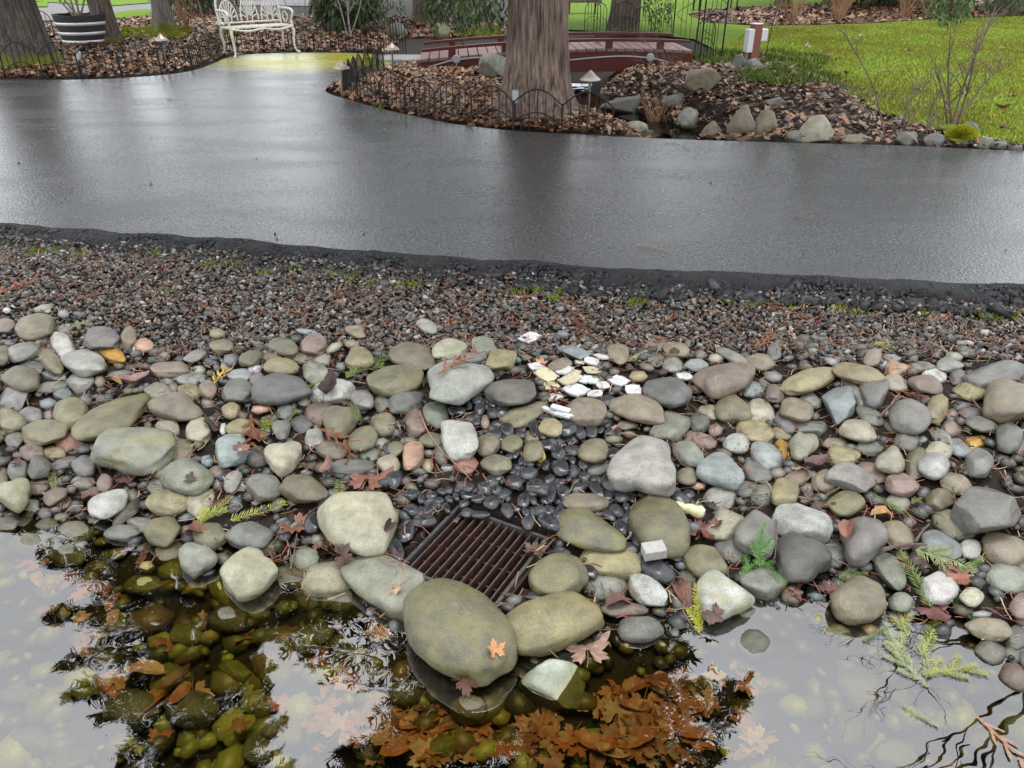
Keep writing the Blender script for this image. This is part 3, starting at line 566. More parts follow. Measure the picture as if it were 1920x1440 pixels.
# stones that would share space: the one lying behind settles deeper between its neighbours
for it in range(6):
    C = np.array([s['P'] for s in stones]); Rr = np.array([max(s['a'], s['b'], s['t']) for s in stones]); moved = False
    D = np.linalg.norm(C[:, None] - C[None], axis=2); cand = np.argwhere(np.triu(D < Rr[:, None] + Rr[None], 1))
    for i, j in cand:
        a, b = stones[i], stones[j]; d = b['P'] - a['P']; L_ = np.linalg.norm(d) + 1e-9; u = d / L_
        pen = 1 / np.linalg.norm(a['Ai'] @ u) + 1 / np.linalg.norm(b['Ai'] @ u) - L_
        if pen > .004:
            lo = a if a['w'] * a['h'] < b['w'] * b['h'] else b
            if lo['push'] < .045: lo['push'] += min(.4 * pen, .012); moved = True
    if not moved: break
    for s in stones:
        if s['push']: solve(s)
def surf(px, py, only_ground=False):
    """where the sight line meets the stones or the ground"""
    d = ray(px, py); P = G(px, py); best = np.linalg.norm(P - CAM); n = np.array([0, 0, 1.])
    if not only_ground:
        for s in stones + extra_solids:
            if abs(s['x'] - px) > s['w'] + 5 or abs(s['y'] - py) > s['w'] + 5: continue
            o_ = s['Ai'] @ (CAM - s['P']); q = s['Ai'] @ d; A_ = q @ q; B_ = o_ @ q; C_ = o_ @ o_ - 1; D_ = B_ * B_ - A_ * C_
            if D_ > 0:
                t = (-B_ - math.sqrt(D_)) / A_
                if t < best: best = t; h_ = o_ + q * t; n = s['Ai'].T @ h_; n = n / np.linalg.norm(n)
    return CAM + d * best, n
extra_solids = []
GRP = 'river cobbles on the pond bank'
order = sorted(range(len(stones)), key=lambda i: -stones[i]['w'] * stones[i]['h'])
keep = set(order[:322]); nicks = [s for s in stones if s['nick']]
fill_V, fill_F, fill_C = [], [], []
def to_fill(P, A, col, seed):
    V, Fc = ICO1; V = V * (1 + .09 * np.sin(V * (3 + seed % 3) + seed)); b = sum(len(v) for v in fill_V)
    fill_V.append(V @ A.T + P); fill_F.append(Fc + b); fill_C.append(np.repeat(np.array([col]), len(V), 0))
for i, s in enumerate(stones):
    col = np.array(PAL[s['c']]) * random.uniform(.72, 1.08) * np.array([random.uniform(.97, 1.03) for _ in range(3)])
    if i not in keep:
        to_fill(s['P'], s['A'], col, i); continue
    seed = i % 6 if not s['nick'] else 100 + i
    o = link('river_cobble', stone_mesh(s['k'], seed, 'cobble')); o.location = s['P']; o.rotation_euler = (0, 0, s['ang']); o.scale = (s['a'], s['b'], s['t'])
    o.color = (*col, s['m'] if s['m'] else (.12 if random.random() < .3 else 0))
    ar = s['w'] * s['h']; size = 'very large' if ar > 7000 else 'large' if ar > 3300 else 'medium' if ar > 1500 else 'small' if ar > 800 else 'tiny'
    asp = max(s['w'], s['h']) / min(s['w'], s['h'])
    form = {'e': 'long oval' if asp > 1.9 else 'oval' if asp > 1.3 else 'round', 'q': 'egg-shaped', 't': 'rounded triangular', 'b': 'blocky rounded', 's': 'flat angular', 'k': 'knobbly'}[s['k']]
    sub = s['P'][2] + s['t'] * .6 < ZW
    if s['nick']: lab = s['nick'] + (', ' + WORD[s['c']] if len(s['nick'].split()) < 4 else '')
    else:
        d, nb = min((math.hypot(q['x'] - s['x'], q['y'] - s['y']) / (q['w'] + s['w']), q['nick']) for q in nicks)
        where = 'sunk near the ' + nb if sub else ('beside the ' if d < .75 else 'near the ') + nb
        lab = f"{size} {WORD[s['c']]} {form} cobble {where}"; s['word'] = f"{WORD[s['c']]} {form}"
    if len(lab.split()) < 4: lab += ' on the cobble bank'
    s['label'] = lab; tag(o, lab, 'stone', GRP)

def imgfree(px, py, r_, L_):
    for s in L_:
        if abs(s['x'] - px) < s['w'] and abs(s['y'] - py) < s['w']:
            ca, sa = math.cos(-s['r']), math.sin(-s['r']); dx, dy = px - s['x'], -(py - s['y'])
            u, v = ca * dx - sa * dy, sa * dx + ca * dy
            if (u / (s['w'] / 2 + r_)) ** 2 + (v / (s['h'] / 2 + r_)) ** 2 < 1: return False
    return True
# ---------------------------------------------------------------- black polished pebbles (each one a thing)
BLK = [(612, 945, 38, 26, 60), (588, 978, 40, 31, 70), (763, 995, 46, 30, 65), (742, 1030, 46, 26, -75), (795, 977, 44, 22, 5), (1012, 1119, 50, 24, 5), (1056, 1036, 27, 16, 0), (1231, 1069, 64, 40, -35), (1107, 1073, 28, 22, -60), (1264, 1040, 34, 26, -25),
       (1180, 1028, 38, 20, -15), (1166, 990, 30, 24, -70), (1188, 990, 34, 18, 70), (1201, 1008, 36, 24, 60), (1178, 967, 26, 18, 60), (1141, 966, 30, 18, -35), (1118, 961, 26, 12, -10), (1029, 980, 44, 26, -35), (1013, 957, 22, 22, 0), (1050, 960, 32, 20, 60), (1030, 958, 22, 20, 0),
       (740, 900, 30, 32, 0), (900, 965, 36, 14, -3), (875, 962, 20, 18, 40), (878, 930, 26, 14, 0), (900, 934, 30, 17, 20), (1065, 805, 28, 36, -80), (1089, 812, 22, 24, 0), (1109, 807, 22, 30, 0), (1047, 848, 26, 30, 0), (1073, 845, 28, 20, -10), (1050, 877, 27, 34, 60), (992, 888, 34, 24, 10),
       (1013, 917, 34, 26, -20), (1140, 752, 32, 20, 0), (895, 750, 20, 20, 0), (900, 768, 20, 22, 0), (924, 775, 22, 20, 0), (965, 905, 30, 26, -30), (1006, 910, 36, 28, 0), (1034, 922, 20, 40, 0), (1057, 925, 24, 28, 0), (1087, 915, 34, 20, 20), (1118, 918, 38, 20, -50), (1145, 908, 32, 26, -20), (1167, 912, 24, 22, 0), (1096, 895, 22, 20, 0),
       (1240, 931, 34, 20, -15), (1275, 935, 34, 26, -25), (1291, 927, 24, 18, 0), (1165, 933, 28, 20, -10), (1140, 925, 16, 26, 10), (1155, 958, 30, 22, -40), (932, 813, 18, 22, 0), (950, 807, 26, 24, -40), (975, 814, 22, 14, -30), (940, 822, 20, 14, 0), (848, 770, 18, 18, 0), (862, 771, 22, 16, 0), (728, 840, 18, 22, 0), (748, 795, 18, 14, 0), (630, 885, 40, 18, -20), (425, 893, 30, 18, 10)]
pebbles = [dict(x=a, y=b, w=c, h=d, r=R(e)) for a, b, c, d, e in BLK]
BZ = [(880, 690), (935, 680), (960, 765), (1010, 755), (1060, 770), (1130, 770), (1170, 820), (1150, 880), (1180, 930), (1250, 915), (1300, 920), (1300, 945), (1210, 950), (1180, 1010), (1130, 965), (1050, 985), (1000, 990), (960, 960), (860, 950), (770, 960), (770, 920), (870, 915), (920, 895), (955, 855), (900, 800), (845, 775), (850, 755)]
tries = 0
while len(pebbles) < 205 and tries < 16000:
    tries += 1; px, py = random.uniform(770, 1310), random.uniform(680, 1010); a = random.uniform(15, 31); b = a * random.uniform(.6, .9)
    if not inpoly(np.array(px), np.array(py), BZ): continue
    if not imgfree(px, py, .12 * a, stones) or not imgfree(px, py, .36 * a, pebbles): continue
    pebbles.append(dict(x=px, y=py, w=a, h=b, r=random.uniform(-1.5, 1.5)))
for i, s in enumerate(pebbles):
    s['push'] = 0; solve(s); 
    u_, v_ = (s['P'] - gcen) @ gu, (s['P'] - gcen) @ gv
    on = max(abs(u_), abs(v_)) < GH
    o = link('black_pebble', stone_mesh('e' if i % 3 else 'q', i % 5, 'pebble')); 
    if on: solve(s, ZG - float(natural(*s['P'][:2])) + s['t'] + .004)
    o.location = s['P']; o.rotation_euler = (0, 0, s['ang']); o.scale = (s['a'], s['b'], s['t'])
    if on: lab = 'glossy black pebble lying on the bars of the drain grate'
    else:
        nb = min((math.hypot(q['x'] - s['x'], q['y'] - s['y']) / (q['w'] + s['w']), q['nick']) for q in nicks)[1]
        tw = min(((math.hypot(q['x'] - s['x'], q['y'] - s['y']) - q['w'] / 2), q['word']) for q in stones if q.get('word'))[1]
        lab = f"{'small' if s['w'] < 20 else 'long' if s['w'] > 1.5 * s['h'] else 'plump' if s['w'] < 30 else 'large'} glossy black pebble by a {tw} cobble near the {nb}"
        if len(lab.split()) > 16: lab = lab.split(' near the ')[0]
    tag(o, lab, 'pebble', 'polished black pebbles around the drain')
extra_solids += pebbles

# ---------------------------------------------------------------- small stones bedded between the cobbles: uncountable
keys = 'ggdltpoysnbscgp'
n = 0
for k in range(10000):
    x, y = random.uniform(-2.9, 2.9), random.uniform(.7, 3.6)
    z = float(natural(x, y)); px, py = proj((x, y, z))
    if py < 640 + 15 * math.sin(px / 90.) or py > 1560 or px < -150 or px > 2070: continue
    u_, v_ = (x - gcen[0]) * gu[0] + (y - gcen[1]) * gu[1], (x - gcen[0]) * gv[0] + (y - gcen[1]) * gv[1]
    if max(abs(u_), abs(v_)) < GH + .03: continue
    outside = px < 0 or px > 1920
    r_ = random.choice([random.uniform(.008, .014), random.uniform(.018, .036), random.uniform(.02, .04)]) if not outside else random.uniform(.02, .05)
    if z < ZW - .03:
        if random.random() < .45: continue
        r_ *= random.uniform(.8, 2.2)
    elif r_ > .015 and not outside and not imgfree(px, py, .25 * r_ * F / depth((x, y, z)), stones): continue
    c = np.array(PAL[random.choice(keys)]) * (random.uniform(.2, .6) if r_ > .015 else random.uniform(.06, .2))  # palette tones cut down, tiniest stones most: crevice shade put into the colour
    if z < ZW - .01: c = c * np.array([1.5, 1.4, .6]); c = c if random.random() < .35 or z > ZW - .06 else np.array(PAL['v']) * random.uniform(.5, 1.3)
    if inpoly(np.array(px), np.array(py), BZ): c = np.array(PAL['k']) * random.uniform(.8, 1.4)
    a = random.uniform(0, 3.14); ca, sa = math.cos(a), math.sin(a); rb, rt = r_ * random.uniform(.55, .9), r_ * random.uniform(.35, .65)
    to_fill(np.array([x, y, z + rt * random.uniform(-.5, .35)]), np.array([[ca * r_, -sa * rb, 0], [sa * r_, ca * rb, 0], [0, 0, rt]]), c, k); n += 1
tag(link('pebble_bed', npmesh('pebble_bed', np.vstack(fill_V), np.vstack(fill_F), M['filler'], np.vstack(fill_C), True)), 'small mixed pebbles bedded in the gaps between the cobbles', 'pebbles', kind='stuff')

# ---------------------------------------------------------------- dark slate gravel strip along the path: uncountable
CH8 = np.array([[a, b, c] for a in (-1, 1) for b in (-1, 1) for c in (-1, 1)], float); F12 = np.array([(0, 1, 3), (0, 3, 2), (4, 6, 7), (4, 7, 5), (0, 4, 5), (0, 5, 1), (2, 3, 7), (2, 7, 6), (0, 2, 6), (0, 6, 4), (1, 5, 7), (1, 7, 3)])
def chips(name, pts, size, label, palette, seed):
    n = len(pts); r2 = np.random.default_rng(seed); V = np.repeat(CH8[None], n, 0) * r2.uniform(.55, 1.1, (n, 8, 3))
    V *= np.stack([size * r2.uniform(.7, 1.2, n), size * r2.uniform(.5, .95, n), size * r2.uniform(.25, .6, n)], 1)[:, None]
    q = r2.normal(0, 1, (n, 4)); q[:, 1:3] *= .35; q /= np.linalg.norm(q, axis=1)[:, None]; w_, x_, y_, z_ = q.T
    Rm = np.stack([1 - 2 * (y_ * y_ + z_ * z_), 2 * (x_ * y_ - z_ * w_), 2 * (x_ * z_ + y_ * w_), 2 * (x_ * y_ + z_ * w_), 1 - 2 * (x_ * x_ + z_ * z_), 2 * (y_ * z_ - x_ * w_), 2 * (x_ * z_ - y_ * w_), 2 * (y_ * z_ + x_ * w_), 1 - 2 * (x_ * x_ + y_ * y_)], 1).reshape(n, 3, 3)
    V = np.einsum('nij,nkj->nki', Rm, V) + pts[:, None]
    Fc = (F12[None] + 8 * np.arange(n)[:, None, None]).reshape(-1, 3)
    pal = np.array([p[0] for p in palette]); pr = np.array([p[1] for p in palette]); ci = r2.choice(len(pal), n, p=pr / pr.sum())
    c = pal[ci] * r2.uniform(.7, 1.3, (n, 1))
    return tag(link(name, npmesh(name, V.reshape(-1, 3), Fc, M['gravel'], np.repeat(c, 8, 0))), label, 'gravel', kind='stuff')
q = np.stack([rng.uniform(-4.6, 4.6, 88000), rng.uniform(2.7, 5.6, 88000)], 1)
en = np.interp(q[:, 0], nearW[np.argsort(nearW[:, 0]), 0], nearW[np.argsort(nearW[:, 0]), 1]) - .215 + .03 * np.sin(q[:, 0] * 7) * np.sin(q[:, 0] * 2.3 + 1) + rng.normal(0, .02, len(q))
zz = natural(q[:, 0], q[:, 1]) + .03 * sstep(1 - (en - q[:, 1]) / .10); pp = np.array([proj((a, b, c)) for (a, b), c in zip(q, zz)])
ok = (q[:, 1] < en) & (pp[:, 1] < 672 + 10 * np.sin(pp[:, 0] / 60)) & (pp[:, 0] > -160) & (pp[:, 0] < 2080)
q = q[ok]; zz = zz[ok]; sz = .0098 * np.exp(rng.normal(0, .32, len(q)))
chips('gravel', np.stack([q[:, 0], q[:, 1], zz + rng.uniform(-.006, .006, len(q))], 1), sz, 'dark slate gravel strip between the asphalt path and the cobbles',
      [((.034, .032, .030), 4), ((.082, .077, .071), 4.4), ((.145, .137, .125), 3.), ((.11, .08, .058), 2.), ((.27, .255, .23), .9), ((.075, .036, .02), 1.6)], 3)
# crumbs of asphalt at the foot of the broken edge
NC = 20000; k = rng.integers(0, n_, NC); of_ = rng.uniform(.0, 1, NC) ** .6 * .30; pt = segs[k] + nn[k] * of_[:, None]
chips('asphalt_crumbs', np.stack([pt[:, 0], pt[:, 1], np.interp(of_, [0, .08, .155, .21, .24, .3], [ZP - .006, ZP - .008, ZP - .019, ZP - .04, -.012, -.012]) + rng.uniform(-.004, .006, NC)], 1), .0085 * np.exp(rng.normal(0, .45, NC)) * (.5 + 1.0 * of_ / .24), 'black asphalt crumbs along the broken path edge', [((.007, .007, .008), 3), ((.018, .018, .02), 2), ((.035, .036, .04), .5)], 4)
k = rng.uniform(0, 1, 260); q = np.array([onz(random.uniform(0, 1920), random.uniform(270, 480), ZP)[:2] for _ in range(16)]); q = q[inpoly(q[:, 0], q[:, 1], pathP)]
chips('path_grit', np.stack([q[:, 0], q[:, 1], np.full(len(q), ZP + .004)], 1), rng.uniform(.004, .009, len(q)), 'scattered dark grit and crumbs lying on the wet path', [((.03, .02, .012), 2), ((.08, .045, .02), 1)], 5)

# ---------------------------------------------------------------- drain
dr = empty('drain_grate', (gcen[0], gcen[1], ZG), math.atan2(gu[1], gu[0]), 'square iron drain grate with parallel bars sunk among the stones', 'grate')
mb = MB(); h = GH
for s_ in (-1, 1):
    mb.box((0, s_ * (h - .006), -.012), (h, .006, .016)); mb.box((s_ * (h - .006), 0, -.012), (.006, h - .0125, .016))
mb.build('frame', M['grate'], dr)
bar = None
for i in range(11):
    yb = -h + .032 + i * (2 * h - .064) / 10
    if bar is None:
        mb = MB(); mb.box((0, 0, 0), (h - .013, .0024, .022)); bar = mb.mesh('bar', M['rust']); bar.materials.append(M['grate'])
        for p in bar.polygons:
            if p.normal.z > .9: p.material_index = 1
    o = link('bar', bar, dr); o.location = (0, yb, -.021)
mb = MB()
for xb in (-.09, 0, .09): mb.tube([(xb, -h + .013, -.03), (xb, h - .013, -.03)], .004, 6)
mb.build('cross_rod', M['rust'], dr)
mb = MB()
for s_ in (-1, 1):
    mb.box((0, s_ * (h + .004), -.29), (h + .009, .004, .27)); mb.box((s_ * (h + .004), 0, -.29), (.004, h, .27))
mb.box((0, 0, -.56), (h + .008, h + .008, .005)); mb.build('basin', M['basin'], dr)

# ---------------------------------------------------------------- white ceramic pieces
def tile_mesh(seed):
    r_ = random.Random(seed); n = 32; o = []
    for sd in range(4):
        for t in range(8):
            u = -1 + 2 * t / 8; off = .84 + .09 * math.cos(math.pi * u) if t else .86; off += r_.uniform(-.03, .03)
            x, y = off, u * (.84 if t else .86); ca, sa = math.cos(sd * math.pi / 2), math.sin(sd * math.pi / 2); o.append((x * ca - y * sa, (x * sa + y * ca) * .84))
    mb = MB(); vs = []
    for z, s_ in ((-.12, .97), (.07, 1), (.12, .92)): vs += [(x * s_, y * s_, z) for x, y in o]
    fs = [tuple(range(n - 1, -1, -1)), tuple(2 * n + i for i in range(n))] + [(j * n + i, j * n + (i + 1) % n, (j + 1) * n + (i + 1) % n, (j + 1) * n + i) for j in range(2) for i in range(n)]
    mb.add(vs, fs); return mb.mesh('ceramic_piece', M['ceramic'])
tmesh = [tile_mesh(i) for i in range(4)]
def lay(o, px, py, L_, rot, tiltmix=.5, lift=.003, only_ground=False, flip=0):
    """rest a flat thing on whatever lies there"""
    P, n = surf(px, py, only_ground); n = n * tiltmix + np.array([0, 0, 1]) * (1 - tiltmix); n /= np.linalg.norm(n)
    phi = math.asin(-ray(px, py)[2]); d = np.array([math.cos(rot), math.sin(rot) / math.sin(phi), 0]); ln = np.linalg.norm(d); d /= ln
    d = d - n * (d @ n); d /= np.linalg.norm(d); y_ = np.cross(n, d); k = depth(P) / F * L_ / 2 * min(ln, 1.45)
    P = P + n * lift
    o.matrix_world = Matrix(((d[0] * k, y_[0] * k, n[0] * k, P[0]), (d[1] * k, y_[1] * k, n[1] * k, P[1]), (d[2] * k, y_[2] * k, n[2] * k, P[2]), (0, 0, 0, 1)))
    return P
TILES = [(993, 636, 34, 'w'), (1006, 691, 32, 'w'), (1024, 708, 37, 'y'), (1034, 727, 34, 'y'), (1054, 697, 36, 'w'), (1067, 717, 38, 'y'), (1073, 702, 34, 'y'), (1079, 735, 42, 'w'), (1107, 717, 34, 'w'), (1115, 741, 34, 'w'), (1109, 698, 33, 'y'), (1109, 682, 32, 'w'), (1087, 682, 20, 'y'),
         (1133, 672, 34, 'w'), (1040, 749, 34, 'w'), (1160, 717, 33, 'w'), (1187, 735, 35, 'w'), (1283, 711, 34, 'w'), (1130, 725, 30, 'w'), (1092, 715, 30, 'w')]
for i, (px, py, L_, c) in enumerate(TILES):
    o = link('ceramic_piece', tmesh[i % 4]); lay(o, px, py, L_ * .95, random.uniform(-.5, .5), .25, .008 + .003 * (i % 3)); o.rotation_euler.rotate_axis('X', random.gauss(0, .11)); o.rotation_euler.rotate_axis('Y', random.gauss(0, .11)); o.color = (.43, .43, .42, 1) if c == 'w' else (.40, .36, .24, 1)
    lab = {0: 'white scalloped ceramic piece lying alone on the slate gravel', 17: 'white scalloped ceramic piece between the slate cobble and the large pink-brown cobble', 1: 'white scalloped ceramic piece beside the orange leaf at the gravel edge', 13: 'white scalloped ceramic piece by the blue slate shard', 14: 'white scalloped ceramic piece above the thin white sticks',
           15: 'white scalloped ceramic piece set apart below the small fir sprig', 16: 'white scalloped ceramic piece with twigs across it'}.get(i, 'white scalloped ceramic piece in the heap on the black pebbles' if c == 'w' else 'cream stained scalloped ceramic piece in the heap')
    tag(o, lab, 'ceramic', 'scalloped ceramic pieces on the stones')
for px, py, L_, rt, wd in [(1036, 777, 40, -24, 8), (1051, 771, 36, -14, 12), (1056, 783, 30, -20, 8), (1067, 783, 20, -8, 7)]:
    mb = MB(); mb.box((0, 0, 0), (1, wd / L_, .16)); o = mb.build('ceramic_strip', M['ceramic']); b_ = o.modifiers.new('b', 'BEVEL'); b_.width = .05; lay(o, px, py, L_, R(rt), .2, .012); o.color = (.43, .43, .42, 1)
    tag(o, 'thin white ceramic strip beside the fossil-marked cobble', 'ceramic', 'thin ceramic strips')

# ---------------------------------------------------------------- odd pieces
P, n = surf(1223, 1034); k = depth(P) / F
mb = MB(); mb.box((0, 0, 0), (21 * k, 14 * k, 11 * k)); o = mb.build('concrete_block', M['brick']); b_ = o.modifiers.new('b', 'BEVEL'); b_.width = .003; b_.segments = 2
o.location = P + np.array([0, -.02, .022]); o.rotation_euler = (.1, -.06, .16); tag(o, 'small grey concrete block standing among the black pebbles', 'block')
P, n = surf(1288, 962); k = depth(P) / F; mb = MB(); dr_ = np.array([.93, -.42, 0])
pts = [P + dr_ * t * 31 * k + np.array([0, 0, 10 * k + (.003 * math.sin(9 * t))]) for t in np.linspace(-1, 1, 11)]
mb.tube(pts, [6 * k, 8 * k, 9 * k, 9 * k, 9 * k, 10 * k, 10 * k, 11 * k, 12 * k, 12 * k, 7 * k], 12); o = mb.build('pale_stick', material('peeled_root', (.42, .38, .2), .6, noise=(60, .2), col2=(.6, .58, .36), bump=(60, .5, .004)), smooth=True); tag(o, 'pale yellow peeled stick end leaning on the dark olive boulder', 'stick')
Pq = G(1042, 1280, .0); k = depth(Pq) / F; o = link('quartz_rock', npmesh('quartz_rock', *stone_shape('s', 55), M['cobble'])); o.location = Pq; o.scale = (60 * k, 52 * k, .06); o.rotation_euler = (.15, .1, -.5); o.color = (.33, .37, .32, .1)
tag(o, 'angular white-green quartz rock breaking the pond surface', 'stone')

# ---------------------------------------------------------------- dead leaves
def maple(seed, lobes=5):
    r_ = random.Random(seed); pts = []
    for i in range(lobes):
        a = R(-130 + 260 * i / (lobes - 1)); L_ = (1, .95, .8)[abs(i - lobes // 2)] if lobes == 5 else 1
        L_ *= r_.uniform(.85, 1.1)
        for da, k in ((-29, .6), (-19, .86), (-12, .76), (-5, .93), (0, 1.04), (6, .9), (12, .78), (19, .88), (29, .6)):
            pts.append((a + R(da), L_ * k))
    ring = [(math.cos(a) * k, math.sin(a) * k) for a, k in pts] + [(-.12, .1), (-.12, -.1)]
    c1, c2, c3 = r_.uniform(-.5, .75), r_.uniform(-.5, .7), r_.uniform(0, 6)
    def z(x, y): return c1 * x * x + c2 * y * y + .17 * math.sin(3.4 * x + c3) * math.cos(4 * y) + .05 * abs(y)
    inner = [(x * .5, y * .5) for x, y in ring]; mb = MB(); n = len(ring)
    vs = [(0, 0, z(0, 0))] + [(x, y, z(x, y)) for x, y in inner] + [(x, y, z(x, y) + r_.uniform(-.05, .05)) for x, y in ring]
    fs = [(0, 1 + i, 1 + (i + 1) % n) for i in range(n)] + [(1 + i, 1 + n + i, 1 + n + (i + 1) % n, 1 + (i + 1) % n) for i in range(n)]
    mb.add(vs, fs); mb.tube([(-.1, 0, z(-.1, 0)), (-.45, .05, .06), (-.75, .16, .12)], .016, 4); return mb.mesh('maple_leaf', M['leaf'], True)
def oval(seed):
    r_ = random.Random(seed); n = 22; mb = MB(); c1 = r_.uniform(-.6, .8); c2 = r_.uniform(.3, 1.1)
    def z(x, y): return c1 * x * x + c2 * abs(y) + .06 * math.sin(6 * x + seed)
    ring = [(math.cos(2 * math.pi * i / n) * (1 + .03 * (i % 2)), .5 * math.sin(2 * math.pi * i / n) * (1 - .25 * math.cos(2 * math.pi * i / n)) * (1 + .06 * (i % 2))) for i in range(n)]
    mid = [(x * .9, 0) for x, y in ring]; vs = [(x, y, z(x, y)) for x, y in ring] + [(x, 0, z(x, 0)) for x, y in mid]
    mb.add(vs, [(i, (i + 1) % n, n + (i + 1) % n, n + i) for i in range(n)]); mb.tube([(-.9, 0, z(-.9, 0)), (-1.3, .06, .05)], .018, 4); return mb.mesh('oval_leaf', M['leaf'], True)
LM = [maple(i) for i in range(6)] + [oval(i) for i in range(4)]
LC = {'rust': (.19, .072, .042), 'brown': (.12, .058, .038), 'dark': (.055, .03, .024), 'pink': (.33, .19, .165), 'amber': (.38, .21, .07), 'red': (.105, .032, .024), 'tan': (.34, .22, .13), 'mauve': (.17, .095, .09), 'orange': (.40, .19, .08), 'pale': (.25, .15, .11), 'yellow': (.45, .35, .08), 'wet': (.19, .068, .028)}
LW = {'rust': 'rust red', 'brown': 'brown', 'dark': 'dark brown', 'pink': 'pinkish', 'amber': 'amber', 'red': 'dark red', 'tan': 'tan', 'mauve': 'mauve', 'orange': 'orange', 'pale': 'pale brown', 'yellow': 'yellow', 'wet': 'golden brown'}
LEAVES = [(257, 720, 52, 'pink', 6, 20), (215, 715, 36, 'amber', 7, -10), (310, 668, 32, 'red', 1, 60), (618, 735, 50, 'dark', 8, 80), (395, 800, 44, 'dark', 2, -40), (485, 827, 54, 'rust', 6, -4), (450, 845, 38, 'rust', 1, 30), (690, 905, 84, 'rust', 0, 80), (575, 875, 46, 'brown', 3, 30), (618, 882, 34, 'pale', 8, 70),
          (240, 897, 74, 'red', 2, 10), (482, 947, 30, 'mauve', 4, 30), (555, 985, 72, 'rust', 1, -30), (600, 1012, 84, 'rust', 3, 20), (640, 1042, 70, 'brown', 3, -8), (368, 995, 54, 'rust', 7, -10), (1311, 1000, 66, 'red', 2, 70), (1527, 876, 62, 'mauve', 6, 14), (1488, 878, 36, 'tan', 2, 0), (1525, 945, 80, 'dark', 0, 20), (1550, 965, 60, 'red', 3, 60),
          (1655, 966, 50, 'amber', 7, -6), (1277, 1112, 56, 'brown', 9, -75), (1160, 1132, 60, 'red', 7, 6), (1340, 1150, 42, 'brown', 2, -60), (1552, 1108, 50, 'red', 1, 20), (1700, 1052, 66, 'tan', 3, 0), (1795, 1082, 76, 'rust', 2, -20), (1745, 1148, 84, 'red', 0, -30), (1730, 1068, 54, 'red', 7, 0), (928, 1222, 46, 'orange', 4, 120), (742, 1107, 30, 'tan', 5, -10),
          (705, 1192, 64, 'pink', 2, 40), (1100, 1225, 96, 'pale', 0, 100), (1012, 868, 34, 'yellow', 8, -70), (1150, 803, 20, 'pink', 5, 0), (1013, 682, 36, 'orange', 1, 0), (1300, 735, 34, 'rust', 4, 30), (1265, 660, 24, 'red', 7, 0), (525, 1000, 60, 'brown', 4, 10), (1490, 1110, 44, 'brown', 3, 0), (970, 1245, 90, 'brown', 3, 160), (870, 1275, 70, 'rust', 1, 0),
          (1235, 640, 26, 'rust', 6, 0), (1340, 985, 40, 'red', 1, 0), (1180, 690, 20, 'red', 4, 0), (1600, 650, 22, 'rust', 5, 0), (1480, 630, 20, 'tan', 5, 40), (1590, 990, 44, 'rust', 9, 50), (355, 900, 40, 'dark', 4, 0), (180, 930, 56, 'brown', 9, 10), (30, 870, 34, 'red', 4, 0), (730, 985, 30, 'dark', 7, 60), (855, 977, 20, 'brown', 5, 0), (1000, 1035, 44, 'brown', 2, 60)]
def near_nick(px, py): return min((math.hypot(q['x'] - px, q['y'] - py) / (q['w'] + 40), q['nick']) for q in nicks)[1]
for px, py, L_, c, m_, rt in LEAVES:
    o = link('fallen_leaf', LM[m_]); P = lay(o, px, py, L_ * .84, R(rt), .75, .006); k = random.uniform(.55, 1.1); o.color = (*[v * k for v in LC[c]], 1)
    tag(o, f"{LW[c]} {'maple' if m_ < 6 else 'oval'} leaf lying near the {near_nick(px, py)}", 'leaf', 'dead leaves among the stones')
# sunken leaves on the pond floor
UW = [(random.uniform(60, 560), random.uniform(1020, 1180)) for _ in range(22)] + [(random.uniform(640, 1330), random.uniform(1225, 1440)) for _ in range(190)] + [(random.uniform(150, 700), random.uniform(1180, 1440)) for _ in range(20)] + [(random.uniform(1150, 1420), random.uniform(1190, 1440)) for _ in range(40)] + [(60, 1060), (100, 1160), (130, 1090)]
for i, (px, py) in enumerate(UW):
    P = G(px, py)
    if P[2] > ZW - .03 or not imgfree(px, py, -10, [s for s in stones if s['P'][2] + s['t'] > ZW]): continue
    o = link('sunken_leaf', LM[i % 6 if random.random() < .75 else 6 + i % 4]); P, nrm = surf(px, py, True)
    c = random.choice(['wet', 'wet', 'wet', 'rust', 'rust', 'brown', 'pale'])  if px > 300 else random.choice(['pink', 'rust', 'pale', 'wet'])
    k = random.uniform(.03, .07); zt = min(random.uniform(.02, .06), ZW - .03 - P[2] - .02)
    if zt < -.01: COL.objects.unlink(o); bpy.data.objects.remove(o); continue
    o.location = P + np.array([0, 0, zt]); o.rotation_euler = (random.gauss(0, .13), random.gauss(0, .13), random.uniform(0, 6.28)); o.scale = (k, k * random.uniform(.7, 1), k * .4)
    o.color = (*[v * f_ for v, f_ in zip(LC[c], [random.uniform(1., 1.7)] * 3)], 1)
    tag(o, f"{LW[c]} {'broad' if k > .08 else 'small'} sunken leaf near the {near_nick(px, py)}", 'leaf', 'sunken leaves on the pond floor')

